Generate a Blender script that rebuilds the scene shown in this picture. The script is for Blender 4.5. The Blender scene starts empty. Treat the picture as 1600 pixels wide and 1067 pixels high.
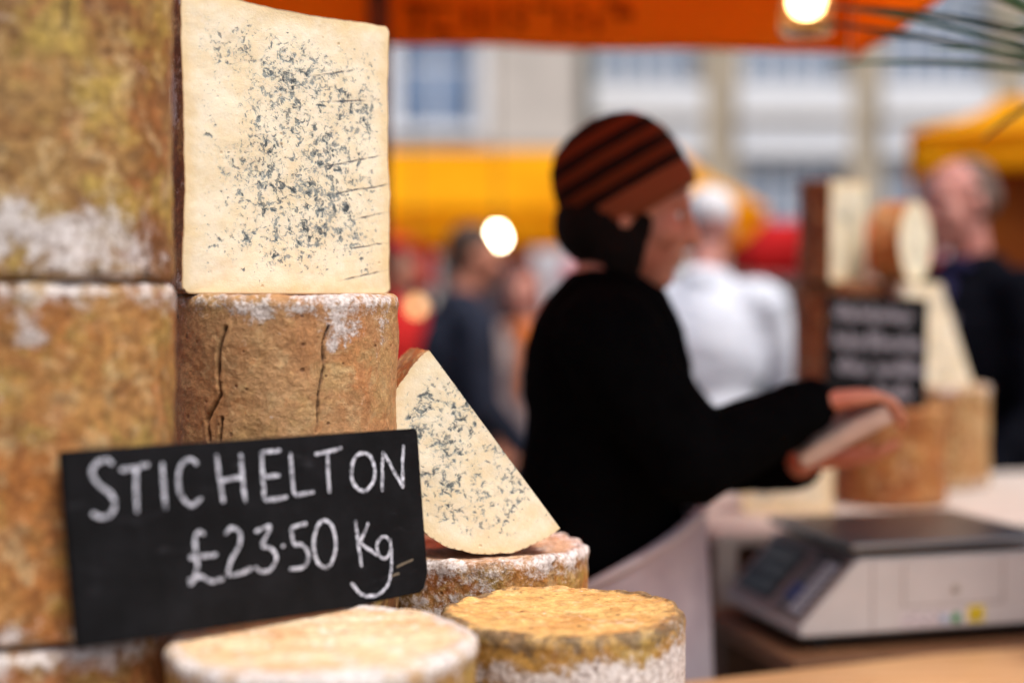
import bpy, bmesh, math, random
import numpy as np
from mathutils import Vector, Matrix

R = math.radians
scene = bpy.context.scene
C = scene.collection
random.seed(7)

# ------------------------------------------------------------------ camera
CAM_Z, FPX, PITCH = 1.40, 1600 * 50 / 36.0, math.atan(63.5 / (1600 * 50 / 36.0))
cam_d = bpy.data.cameras.new('camera')
cam_d.lens, cam_d.sensor_width, cam_d.clip_start, cam_d.clip_end = 50, 36, 0.05, 2000
cam = bpy.data.objects.new('camera', cam_d)
C.objects.link(cam)
cam.location = (0, 0, CAM_Z)
cam.rotation_euler = (R(90) - PITCH, 0, 0)
scene.camera = cam
cam_d.dof.use_dof = True
cam_d.dof.focus_distance = 1.395
cam_d.dof.aperture_fstop = 1.4
cam_d.dof.aperture_blades = 0

# ------------------------------------------------------------------ light
SUN_EL, SUN_AZ = R(60), R(140)          # azimuth clockwise from +Y: behind the camera, to its right
world = bpy.data.worlds.new('World')
scene.world = world
world.use_nodes = True
wn = world.node_tree
sky = wn.nodes.new('ShaderNodeTexSky')
sky.sky_type = 'NISHITA'
sky.sun_disc = False
sky.sun_elevation, sky.sun_rotation = SUN_EL, SUN_AZ
sky.air_density, sky.dust_density, sky.ozone_density = 1.0, 4.0, 1.0
wn.links.new(sky.outputs[0], wn.nodes['Background'].inputs[0])
wn.nodes['Background'].inputs[1].default_value = 0.10
sun_d = bpy.data.lights.new('sun', 'SUN')
sun_d.energy, sun_d.angle, sun_d.color = 2.1, R(22), (1.0, 0.97, 0.92)
sun = bpy.data.objects.new('sun', sun_d)
C.objects.link(sun)
sun_dir = Vector((math.sin(SUN_AZ) * math.cos(SUN_EL), math.cos(SUN_AZ) * math.cos(SUN_EL), math.sin(SUN_EL)))
sun.rotation_euler = sun_dir.to_track_quat('Z', 'Y').to_euler()
sun.location = (0, -5, 12)

vs = scene.view_settings
vs.view_transform, vs.look, vs.exposure, vs.gamma = 'Standard', 'None', 0.55, 1.0
vs.use_curve_mapping = False
scene.cycles.use_denoising = True
scene.cycles.max_bounces = 8
scene.cycles.sample_clamp_indirect = 6.0


def ray(px, py, Y):
    """World point seen at photo pixel (px, py) at distance Y along the view: used to measure places."""
    d = Vector(((px - 800) / FPX, 1, (533.5 - py) / FPX))
    c, s = math.cos(PITCH), math.sin(PITCH)
    d = Vector((d.x, d.y * c + d.z * s, -d.y * s + d.z * c))
    t = Y / d.y
    return Vector((d.x * t, Y, CAM_Z + d.z * t))


def lin(r, g, b):
    f = lambda c: (c / 255 / 12.92) if c <= 10 else ((c / 255 + 0.055) / 1.055) ** 2.4
    return (f(r), f(g), f(b), 1.0)


# ------------------------------------------------------------------ node helper
class G:
    def __init__(s, name):
        s.m = bpy.data.materials.new(name)
        s.m.use_nodes = True
        s.t = s.m.node_tree
        s.b = s.t.nodes['Principled BSDF']
        s.out = s.t.nodes['Material Output']
        s._oc = None

    def put(s, sock, v):
        if isinstance(v, bpy.types.NodeSocket):
            s.t.links.new(v, sock)
        elif v is not None:
            if hasattr(sock, 'default_value'):
                try:
                    sock.default_value = v
                except Exception:
                    sock.default_value = tuple(v)[:3]

    def n(s, typ, **kw):
        nd = s.t.nodes.new('ShaderNode' + typ)
        for k, v in kw.items():
            setattr(nd, k, v)
        return nd

    def oc(s):
        if s._oc is None:
            s._oc = s.n('TexCoord').outputs['Object']
        return s._oc

    def shift(s, vec, seed, sc=(1, 1, 1)):
        mp = s.n('Mapping')
        s.put(mp.inputs[0], vec)
        rr = random.Random(seed)
        mp.inputs['Location'].default_value = (rr.uniform(-9, 9), rr.uniform(-9, 9), rr.uniform(-9, 9))
        mp.inputs['Scale'].default_value = sc
        return mp.outputs[0]

    def noise(s, vec, scale, detail=4, rough=.55, dist=0.0):
        nd = s.n('TexNoise')
        s.put(nd.inputs['Vector'], vec)
        nd.inputs['Scale'].default_value = scale
        nd.inputs['Detail'].default_value = detail
        nd.inputs['Roughness'].default_value = rough
        nd.inputs['Distortion'].default_value = dist
        return nd.outputs[0]

    def noisec(s, vec, scale, detail=2):
        nd = s.n('TexNoise')
        s.put(nd.inputs['Vector'], vec)
        nd.inputs['Scale'].default_value = scale
        nd.inputs['Detail'].default_value = detail
        return nd.outputs[1]

    def voro(s, vec, scale, out='Distance', rnd=1.0):
        nd = s.n('TexVoronoi')
        s.put(nd.inputs['Vector'], vec)
        nd.inputs['Scale'].default_value = scale
        nd.inputs['Randomness'].default_value = rnd
        return nd.outputs[out]

    def ma(s, op, a, b=None, c=None, clamp=False):
        nd = s.n('Math', operation=op, use_clamp=clamp)
        s.put(nd.inputs[0], a)
        s.put(nd.inputs[1], b)
        s.put(nd.inputs[2], c)
        return nd.outputs[0]

    def ss(s, v, lo, hi, o0=0.0, o1=1.0):
        nd = s.n('MapRange', interpolation_type='SMOOTHSTEP')
        s.put(nd.inputs[0], v)
        for i, x in zip((1, 2, 3, 4), (lo, hi, o0, o1)):
            s.put(nd.inputs[i], x)
        return nd.outputs[0]

    def mix(s, f, a, b, mode='MIX'):
        nd = s.n('Mix', data_type='RGBA', blend_type=mode)
        s.put(nd.inputs[0], f)
        s.put(nd.inputs[6], a)
        s.put(nd.inputs[7], b)
        return nd.outputs[2]

    def attr(s, name):
        return s.n('Attribute', attribute_name=name).outputs['Fac']

    def xyz(s, vec):
        nd = s.n('SeparateXYZ')
        s.put(nd.inputs[0], vec)
        return nd.outputs

    def bump(s, h, strength, dist):
        nd = s.n('Bump')
        nd.inputs['Strength'].default_value = strength
        nd.inputs['Distance'].default_value = dist
        s.put(nd.inputs['Height'], h)
        s.t.links.new(nd.outputs[0], s.b.inputs['Normal'])

    def done(s, col=None, rough=None, metal=None, spec=None):
        if col is not None:
            s.put(s.b.inputs['Base Color'], col)
        if rough is not None:
            s.put(s.b.inputs['Roughness'], rough)
        if metal is not None:
            s.put(s.b.inputs['Metallic'], metal)
        if spec is not None:
            s.put(s.b.inputs['Specular IOR Level'], spec)
        return s.m


_simple = {}


def plain(name, col, rough=.6, metal=0.0, var=.12, scale=30, bump=.1, spec=.4):
    if name in _simple:
        return _simple[name]
    g = G(name)
    v = g.oc()
    n1 = g.noise(v, scale, 5, .6)
    dark = tuple(c * (1 - var * 2) for c in col[:3]) + (1,)
    lite = tuple(min(1, c * (1 + var)) for c in col[:3]) + (1,)
    c = g.mix(g.ss(n1, .3, .7), dark, lite)
    n2 = g.noise(v, scale * 8, 3)
    if bump:
        g.bump(n2, bump, .002)
    rg = g.ss(n1, .2, .8, max(0, rough - .08), min(1, rough + .08))
    _simple[name] = g.done(c, rg, metal, spec)
    return _simple[name]


def cloth(name, col, col2=None, transl=0.0, rough=.9, scale=6, weave=900):
    if name in _simple:
        return _simple[name]
    g = G(name)
    v = g.oc()
    n1 = g.noise(v, scale, 5, .6)
    c2 = col2 or tuple(c * .72 for c in col[:3]) + (1,)
    c = g.mix(g.ss(n1, .35, .7), col, c2)
    g.bump(g.noise(v, weave, 2), .25, .001)
    g.done(c, rough, 0, .15 if max(col[:3]) > .02 else .02)
    if transl:
        tr = g.n('BsdfTranslucent')
        g.put(tr.inputs[0], c)
        mx = g.n('MixShader')
        mx.inputs[0].default_value = transl
        g.t.links.new(g.b.outputs[0], mx.inputs[1])
        g.t.links.new(tr.outputs[0], mx.inputs[2])
        g.t.links.new(mx.outputs[0], g.out.inputs[0])
    _simple[name] = g.m
    return g.m


# ------------------------------------------------------------------ numpy gradient noise
_rng = np.random.RandomState(11)
_perm = np.concatenate([_rng.permutation(256)] * 3)
_grad = _rng.normal(size=(256, 3))
_grad /= np.linalg.norm(_grad, axis=1)[:, None]


def pn(p):
    i = np.floor(p).astype(int)
    f = p - i
    u = f * f * f * (f * (f * 6 - 15) + 10)
    i &= 255
    r = 0
    for dx in (0, 1):
        for dy in (0, 1):
            for dz in (0, 1):
                h = _perm[_perm[_perm[i[:, 0] + dx] + i[:, 1] + dy] + i[:, 2] + dz]
                d = f - np.array([dx, dy, dz])
                w = (u[:, 0] if dx else 1 - u[:, 0]) * (u[:, 1] if dy else 1 - u[:, 1]) * (u[:, 2] if dz else 1 - u[:, 2])
                r = r + w * (d * _grad[h]).sum(1)
    return r


def fbm(p, sc, oct=4, rough=.5):
    a, r, q = 1.0, 0, p * sc
    for _ in range(oct):
        r = r + a * pn(q)
        q = q * 2.03 + 7.7
        a *= rough
    return r


# ------------------------------------------------------------------ mesh helpers
def link(name, mesh, m=None, parent=None, smooth=None):
    o = bpy.data.objects.new(name, mesh)
    C.objects.link(o)
    if m is not None and not mesh.materials:
        mesh.materials.append(m)
    if parent is not None:
        o.parent = parent
    if smooth:
        mesh.polygons.foreach_set('use_smooth', [True] * len(mesh.polygons))
    return o


def pymesh(name, v, f, attrs=None):
    me = bpy.data.meshes.new(name)
    v = np.asarray(v, dtype=np.float32).reshape(-1, 3)
    f = np.asarray(f, dtype=np.int32)
    k = f.shape[1]
    me.vertices.add(len(v))
    me.vertices.foreach_set('co', v.ravel())
    me.loops.add(f.size)
    me.loops.foreach_set('vertex_index', f.ravel())
    me.polygons.add(len(f))
    me.polygons.foreach_set('loop_start', np.arange(0, f.size, k, dtype=np.int32))
    me.update(calc_edges=True)
    for n_, a in (attrs or {}).items():
        at = me.attributes.new(n_, 'FLOAT', 'POINT')
        at.data.foreach_set('value', np.asarray(a, dtype=np.float32))
    me.validate()
    return me


def grid_faces(nu, nv, wrap=False, off=0, flip=False):
    """faces for rows nv, columns nu"""
    cols = nu if wrap else nu - 1
    J, I = np.meshgrid(np.arange(nv - 1), np.arange(cols), indexing='ij')
    a = (J * nu + I).ravel()
    b = (J * nu + (I + 1) % nu).ravel()
    q = np.stack([a, b, b + nu, a + nu], 1) + off
    return q[:, ::-1] if flip else q


def thing(name, label, cat, loc=(0, 0, 0), rz=0, group=None):
    o = bpy.data.objects.new(name, None)
    C.objects.link(o)
    o.location = loc
    o.rotation_euler = (0, 0, rz)
    o.empty_display_size = .05
    return tag(o, label, cat, group)


def tag(o, label, cat, group=None):
    o['label'] = label
    o['category'] = cat
    if group:
        o['group'] = group
    return o


def struct(o):
    o['kind'] = 'structure'
    return o


class MB:
    """collects boxes, bars and tubes for ONE mesh"""

    def __init__(s):
        s.bm = bmesh.new()

    def box(s, lo, hi, bevel=0, seg=2, mtx=None):
        lo, hi = Vector(lo), Vector(hi)
        r = bmesh.ops.create_cube(s.bm, size=1)
        vv = r['verts']
        for v in vv:
            v.co = Vector(((v.co.x + .5) * (hi.x - lo.x) + lo.x, (v.co.y + .5) * (hi.y - lo.y) + lo.y, (v.co.z + .5) * (hi.z - lo.z) + lo.z))
        if bevel:
            es = list({e for v in vv for e in v.link_edges})
            rb = bmesh.ops.bevel(s.bm, geom=es, offset=bevel, segments=seg, affect='EDGES', profile=.5)
            vv = list({v for f in rb['faces'] for v in f.verts} | {v for v in vv if v.is_valid})
        if mtx is not None:
            bmesh.ops.transform(s.bm, matrix=mtx, verts=vv)
        return s

    def prism(s, pts, axis, a, b):
        """pts 2D polygon extruded along axis from a to b"""
        def mk(p, t):
            return {'x': (t, p[0], p[1]), 'y': (p[0], t, p[1]), 'z': (p[0], p[1], t)}[axis]
        v0 = [s.bm.verts.new(mk(p, a)) for p in pts]
        v1 = [s.bm.verts.new(mk(p, b)) for p in pts]
        n = len(pts)
        s.bm.faces.new(v0)
        s.bm.faces.new(v1[::-1])
        for i in range(n):
            s.bm.faces.new((v0[i], v1[i], v1[(i + 1) % n], v0[(i + 1) % n]))
        return s

    def tube(s, pts, r, seg=10, r2=None):
        pts = [Vector(p) for p in pts]
        rings = []
        for i, p in enumerate(pts):
            d = (pts[min(i + 1, len(pts) - 1)] - pts[max(i - 1, 0)]).normalized()
            q = d.to_track_quat('Z', 'Y')
            rr = r if r2 is None else r + (r2 - r) * i / (len(pts) - 1)
            rings.append([s.bm.verts.new(p + q @ Vector((rr * math.cos(k * 2 * math.pi / seg), rr * math.sin(k * 2 * math.pi / seg), 0))) for k in range(seg)])
        for a, b in zip(rings, rings[1:]):
            for k in range(seg):
                s.bm.faces.new((a[k], a[(k + 1) % seg], b[(k + 1) % seg], b[k]))
        s.bm.faces.new(rings[0][::-1])
        s.bm.faces.new(rings[-1])
        return s

    def lathe(s, prof, seg=32, mtx=None):
        rings = []
        vv = []
        for r, z in prof:
            ring = [s.bm.verts.new((r * math.cos(k * 2 * math.pi / seg), r * math.sin(k * 2 * math.pi / seg), z)) for k in range(seg)]
            rings.append(ring)
            vv += ring
        for a, b in zip(rings, rings[1:]):
            for k in range(seg):
                s.bm.faces.new((a[k], a[(k + 1) % seg], b[(k + 1) % seg], b[k]))
        s.bm.faces.new(rings[0][::-1])
        s.bm.faces.new(rings[-1])
        if mtx is not None:
            bmesh.ops.transform(s.bm, matrix=mtx, verts=vv)
        return s

    def sheet(s, pts):
        s.bm.faces.new([s.bm.verts.new(p) for p in pts])
        return s

    def mesh(s, name):
        bmesh.ops.remove_doubles(s.bm, verts=s.bm.verts, dist=1e-6)
        bmesh.ops.recalc_face_normals(s.bm, faces=s.bm.faces)
        me = bpy.data.meshes.new(name)
        s.bm.to_mesh(me)
        s.bm.free()
        return me

    def build(s, name, m, parent=None, smooth=False):
        return link(name, s.mesh(name), m, parent, smooth)


# ------------------------------------------------------------------ cheese materials
TAN, OCHRE, OLIVE = lin(186, 142, 92), lin(176, 118, 58), lin(182, 152, 78)


def rind_mat(name, seed, cols=(TAN, OCHRE, OLIVE), rim_mould=.5, mould=.2, dark=.3, wet=.0, topcol=None, brown=.5, con=1.0, darkw=.022):
    g = G(name)
    v = g.shift(g.oc(), seed)

    def warped(scale, amt):
        wp = g.n('VectorMath', operation='MULTIPLY_ADD')
        g.put(wp.inputs[0], g.noisec(v, scale, 3))
        wp.inputs[1].default_value = (amt,) * 3
        g.put(wp.inputs[2], v)
        return wp.outputs[0]
    w = warped(28, .035)
    M_ = lambda a, b: g.ma('MULTIPLY', a, b)
    c = g.mix(g.ss(g.noise(w, 11, 7, .62), .40, .60), cols[0], cols[1])
    c = g.mix(M_(g.ss(g.noise(g.shift(w, seed + 1), 17, 7, .66), .47, .62), .9), c, cols[2])
    c = g.mix(M_(g.ss(g.noise(g.shift(w, seed + 2), 30, 8, .7), .50, .66), brown), c, lin(112, 66, 34))
    c = g.mix(M_(g.ss(g.noise(g.shift(w, seed + 3), 44, 8, .7), .50, .64), .6 * con), c, lin(222, 196, 148))
    c = g.mix(M_(g.ss(g.noise(g.shift(w, seed + 4), 24, 6, .65), .56, .68), .5), c, lin(204, 132, 78))
    top = g.attr('top')
    if topcol:
        tn = g.ss(g.noise(g.shift(w, seed + 5, (1, 1.8, 1)), 16, 6, .6), .36, .66)
        tc = g.mix(tn, topcol[0], topcol[1])
        tc = g.mix(M_(g.ss(g.noise(w, 50, 7, .7), .53, .66), .8), tc, topcol[2])
        tc = g.mix(M_(g.ss(g.noise(g.shift(w, seed + 6, (1, 1.8, 1)), 26, 6, .62), .56, .72), .45), tc, lin(186, 112, 70))
        c = g.mix(top, c, tc)
    mid = g.noise(v, 120, 6, .7)
    fine = g.noise(v, 420, 4, .7)
    c = g.mix(con, c, g.mix(g.ss(mid, .32, .66), (.50, .45, .40, 1), (1.18, 1.17, 1.14, 1)), 'MULTIPLY')
    c = g.mix(.7, c, g.mix(g.ss(fine, .3, .7), (.72, .70, .68, 1), (1.12, 1.11, 1.1, 1)), 'MULTIPLY')
    rim = g.attr('rim')
    # dark grey-brown growth, strongest along the rims
    dn = g.ma('ADD', g.ma('MULTIPLY_ADD', g.noise(g.shift(w, seed + 7), 30, 9, .72), 1.7, -.35), M_(g.ma('SUBTRACT', mid, .5), .4))
    dk = g.ma('ADD', dn, g.ss(rim, 0, darkw, .12 * dark * 2, -.10))
    dk = g.ss(dk, .60, .84)
    c = g.mix(M_(dk, .8), c, g.mix(g.ss(mid, .35, .65), lin(54, 42, 34), lin(104, 88, 74)))
    # pale mould: rims and patches, thinning out into specks
    mn = g.noise(g.shift(w, seed + 9), 26, 9, .72)
    mm = g.ma('ADD', mn, M_(g.ma('SUBTRACT', mid, .5), .75))
    mm = g.ma('ADD', mm, M_(g.ma('SUBTRACT', fine, .5), .35))
    rimt = g.ss(rim, 0.002, .034, rim_mould, 0)
    mm = g.ma('ADD', mm, M_(rimt, .32))
    mm = g.ma('ADD', mm, M_(g.attr('patch'), .46))
    lo = .66 - mould * .20
    mm = g.ss(mm, lo, lo + .20)
    mcol = g.mix(g.ss(g.noise(v, 180, 6, .7), .32, .62), lin(164, 152, 148), lin(236, 230, 228))
    c = g.mix(M_(mm, .88), c, mcol)
    # pits
    vd = g.voro(v, 80)
    vc = g.xyz(g.voro(v, 80, 'Color'))
    pit = M_(g.ss(vd, g.ma('MULTIPLY', vc[1], .12), g.ma('MULTIPLY_ADD', vc[1], .22, .05), 1, 0), g.ma('GREATER_THAN', vc[0], .5))
    c = g.mix(M_(pit, .7), c, lin(96, 56, 34))
    cr = g.attr('crack')
    c = g.mix(M_(cr, g.ss(mid, .25, .5, .55, 1.0)), c, lin(62, 38, 22))
    h = g.ma('ADD', g.noise(w, 60, 8, .7), M_(fine, .10))
    h = g.ma('ADD', h, M_(mid, .35))
    h = g.ma('SUBTRACT', h, M_(pit, .35))
    h = g.ma('ADD', h, M_(mm, .12))
    h = M_(h, g.ma('MULTIPLY_ADD', top, -.72, 1.0))
    g.bump(h, .85, .0045)
    rg = g.ss(g.noise(v, 60, 4), .3, .7, .48 - wet, .75 - wet)
    return g.done(c, g.ma('MAXIMUM', rg, M_(mm, .9)), 0, .35)


def paste_mat(name, seed, lines=(), dens=0.0, scale=1.0, edge_w=.010, bias=None):
    """cream cheese with clustered blue-green flecks; lines = straight needle tracks (x0, z0, x1, z1)"""
    g = G(name)
    oc = g.oc()
    v = g.shift(oc, seed)
    M_ = lambda a, b: g.ma('MULTIPLY', a, b)
    edge = g.attr('edge')
    base = g.mix(g.ss(g.noise(v, 26, 7, .62), .38, .64), lin(241, 230, 204), lin(235, 218, 182))
    base = g.mix(M_(g.ss(g.noise(v, 150, 6, .68), .48, .72), .5), base, lin(247, 239, 220))
    en = g.ma('ADD', edge, M_(g.ma('SUBTRACT', g.noise(v, 45, 6, .65), .5), .016))
    base = g.mix(g.ss(en, .000, edge_w * 1.9, .5, 0), base, lin(226, 194, 132))
    base = g.mix(g.ss(edge, .0002, .0022, .8, 0), base, lin(150, 104, 62))
    wp = g.n('VectorMath', operation='MULTIPLY_ADD')
    g.put(wp.inputs[0], g.noisec(v, 130 * scale, 2))
    wp.inputs[1].default_value = (.006,) * 3
    g.put(wp.inputs[2], v)
    w = wp.outputs[0]
    # where the mould has grown: a wandering network inside broad fields
    net = g.ss(g.ma('ABSOLUTE', g.ma('SUBTRACT', g.noise(g.shift(v, seed + 2), 24 * scale, 4, .6, .8), .5)), .0, .085, 1, 0)
    broad = g.noise(g.shift(v, seed + 1), 15 * scale, 3, .55)
    d = g.ma('ADD', M_(net, .60), g.ss(broad, .36, .62, -.22, .26))
    d = g.ma('ADD', d, g.ss(en, .025, .065, -.05, .22))
    d = g.ma('ADD', d, g.ss(en, .005, .026, -1.1, 0))
    if bias is not None:
        x, y, z = g.xyz(oc)
        d = g.ma('ADD', d, g.ss(x, bias[0], bias[1], -.22, .12))
        d = g.ma('ADD', d, g.ss(z, bias[2], bias[3], .0, -.7))
        d = g.ma('ADD', d, g.ss(z, .02, .06, -.5, .0))
    d = g.ma('ADD', d, dens)
    f1 = g.noise(w, 150 * scale, 3.5, .68, .5)
    a1 = g.ma('ADD', f1, M_(d, .135))
    f2 = g.noise(g.shift(w, seed + 6), 230 * scale, 3, .6, .3)
    a2 = g.ma('ADD', f2, M_(d, .115))
    fl = g.ma('MAXIMUM', g.ss(a1, .622, .705), M_(g.ss(a2, .630, .70), .85))
    halo = g.ma('MAXIMUM', g.ss(a1, .545, .67), M_(g.ss(d, .2, .9), .35))
    vcol = g.mix(g.ss(g.noise(g.shift(v, 3), 90, 5, .65), .36, .62), lin(66, 80, 88), lin(128, 140, 142))
    c = g.mix(M_(halo, .42), base, lin(164, 172, 164))
    c = g.mix(M_(fl, .86), c, vcol)
    c = g.mix(M_(g.ss(a1, .70, .78), .75), c, lin(36, 46, 52))
    if lines:
        x, y, z = g.xyz(oc)
        zz = g.ma('ADD', z, M_(g.ma('SUBTRACT', g.noise(v, 70, 3), .5), .004))
        tot = None
        for (x0, z0, x1, z1) in lines:
            k = (z1 - z0) / (x1 - x0)
            dd = g.ma('ABSOLUTE', g.ma('SUBTRACT', zz, g.ma('MULTIPLY_ADD', x, k, z0 - k * x0)))
            a = g.ss(dd, .0002, .0016, 1, 0)
            a = M_(a, g.ss(x, x0 - .004, x0 + (x1 - x0) * .4))
            a = M_(a, g.ss(x, x1 - .006, x1 + .006, 1, .12))
            a = M_(a, g.ma('LESS_THAN', x, x1 + .016))
            tot = a if tot is None else g.ma('MAXIMUM', tot, a)
        tot = M_(tot, g.ss(g.noise(v, 110, 4, .65), .28, .58))
        c = g.mix(M_(tot, .85), c, lin(66, 72, 84))
        fl = g.ma('MAXIMUM', fl, tot)
    h = g.ma('ADD', M_(g.noise(v, 110, 7, .68), .8), M_(g.noise(g.shift(v, 2, (1, 1, 3)), 400, 3), .2))
    h = g.ma('SUBTRACT', h, M_(fl, .35))
    hv = g.xyz(g.voro(v, 45, 'Color'))[0]
    hole = M_(g.ss(g.voro(v, 45), .03, .10, 1, 0), g.ma('GREATER_THAN', hv, .7))
    h = g.ma('SUBTRACT', h, M_(hole, .6))
    c = g.mix(M_(hole, .35), c, lin(190, 150, 96))
    g.bump(h, .5, .0022)
    g.b.inputs['Subsurface Weight'].default_value = .15
    g.b.inputs['Subsurface Radius'].default_value = (.005, .0035, .002)
    g.b.inputs['Subsurface Scale'].default_value = 1.0
    return g.done(c, g.ss(g.noise(v, 90, 4), .3, .7, .42, .6), 0, .4)


# ------------------------------------------------------------------ cheese shapes
def profile(Rr, H, fil, ns, ntop, nfil=9):
    """(r, z, distance past top rim, top flag, nr, nz) rows from the bottom centre to the top centre"""
    pts = []
    for i in range(8):
        pts.append(((Rr - fil) * (i + .02) / 8, 0, 0, -1))
    for i in range(nfil):
        a = (i + .5) / nfil * math.pi / 2
        pts.append((Rr - fil + fil * math.sin(a), fil - fil * math.cos(a), math.sin(a), -math.cos(a)))
    for i in range(ns + 1):
        t = i / ns
        pts.append((Rr * (1 - .012 * math.sin(t * math.pi)), fil + (H - 2 * fil) * t, 1, 0))
    for i in range(nfil):
        a = (i + .5) / nfil * math.pi / 2
        pts.append((Rr - fil + fil * math.cos(a), H - fil + fil * math.sin(a), math.cos(a), math.sin(a)))
    for i in range(ntop + 1):
        t = i / ntop
        r = (Rr - fil) * (1 - t) + .0004
        pts.append((r, H - .0045 * (1 - (r / Rr) ** 2) * 1.0, 0, 1))
    return np.array(pts)


def rind_verts(Rr, H, seed, th, prof, fil, amp, cracks=(), patches=(), taper=0.0, ov=.003):
    nt, npf = len(th), len(prof)
    T = np.tile(th, npf)
    P = np.repeat(prof, nt, axis=0)
    ct, st = np.cos(T), np.sin(T)
    tp = 1 + taper * (P[:, 1] / H - .5)
    pos = np.stack([P[:, 0] * ct * tp, P[:, 0] * st * tp, P[:, 1]], 1)
    nor = np.stack([P[:, 2] * ct, P[:, 2] * st, P[:, 3]], 1)
    sd = np.array([seed * 3.1, seed * 1.7, seed * 5.3])
    d = fbm(pos + sd, 9, 2) * amp * 1.3 + fbm(pos + sd, 30, 4, .55) * amp * .55 + fbm(pos + sd, 130, 3, .6) * amp * .16
    # crust that bulges and sags along the rims
    rd_top = np.where(P[:, 3] > .5, Rr - P[:, 0], H - P[:, 1])
    rd_bot = np.where(P[:, 3] < -.5, Rr - P[:, 0], P[:, 1])
    rd = np.minimum(np.abs(rd_top), np.abs(rd_bot))
    lump = np.clip(fbm(pos * np.array([1, 1, .6]) + sd, 38, 3) * 1.6 + .35, -.4, 1.4)
    d += np.exp(-(rd / .010) ** 2) * ov * lump
    crack = np.zeros(len(pos))
    side = np.abs(P[:, 3]) < .3
    for (pts, w, dep) in cracks:
        best = np.full(len(pos), 9.0)
        for (t0, z0), (t1, z1) in zip(pts, pts[1:]):
            ax, az = (T - t0) * Rr, P[:, 1] - z0
            bx, bz = (t1 - t0) * Rr, z1 - z0
            k = np.clip((ax * bx + az * bz) / (bx * bx + bz * bz), 0, 1)
            best = np.minimum(best, np.hypot(ax - k * bx, az - k * bz))
        wv = w * np.clip(.85 + fbm(pos + sd, 60, 2) * 1.1, .5, 1.4)
        best = np.abs(best + fbm(pos + sd, 120, 3) * .0009)
        m = np.exp(-(best / wv) ** 2) * side
        d -= dep * m
        d += dep * .12 * np.exp(-((best - 2.6 * w) / (1.5 * w)) ** 2) * side
        crack = np.maximum(crack, np.clip(m * 1.5 - .25, 0, 1))
    patch = np.zeros(len(pos))
    for (t0, z0, wt, wz, s) in patches:
        patch = np.maximum(patch, s * np.exp(-(((T - t0) * Rr / wt) ** 2) - ((P[:, 1] - z0) / wz) ** 2))
    # keep the bottom flat so it stands
    keep = np.where(P[:, 3] < -.5, .0, 1.0)
    pos = pos + nor * (d * keep)[:, None]
    pos[:, 2] = np.maximum(pos[:, 2], 0)
    return pos, rd, np.clip(P[:, 3], 0, 1), crack, patch


def wheel(name, loc, Rr, H, seed, m, label, rz=0.0, nt=200, ns=90, fil=.010, amp=.0028, cracks=(), patches=(), group=None, ntop=30, ov=.003, taper=0):
    prof = profile(Rr, H, fil, ns, ntop)
    th = np.linspace(0, 2 * math.pi, nt, endpoint=False) - math.pi
    pos, rd, top, crack, patch = rind_verts(Rr, H, seed, th, prof, fil, amp, cracks, patches, taper, ov)
    f = grid_faces(nt, len(prof), True)
    me = pymesh(name, pos, f, {'rim': rd, 'top': top, 'crack': crack, 'patch': patch})
    o = link(name, me, m, None, True)
    o.location = loc
    o.rotation_euler.z = rz
    return tag(o, label, 'cheese', group)


def dist_to(poly, pts):
    a, b = poly, np.roll(poly, -1, 0)
    out = np.full(len(pts), 9.0)
    for p, q in zip(a, b):
        e = q - p
        L = (e * e).sum() + 1e-12
        k = np.clip(((pts - p) @ e) / L, 0, 1)
        out = np.minimum(out, np.linalg.norm(pts - p - k[:, None] * e, axis=1))
    return out


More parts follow.
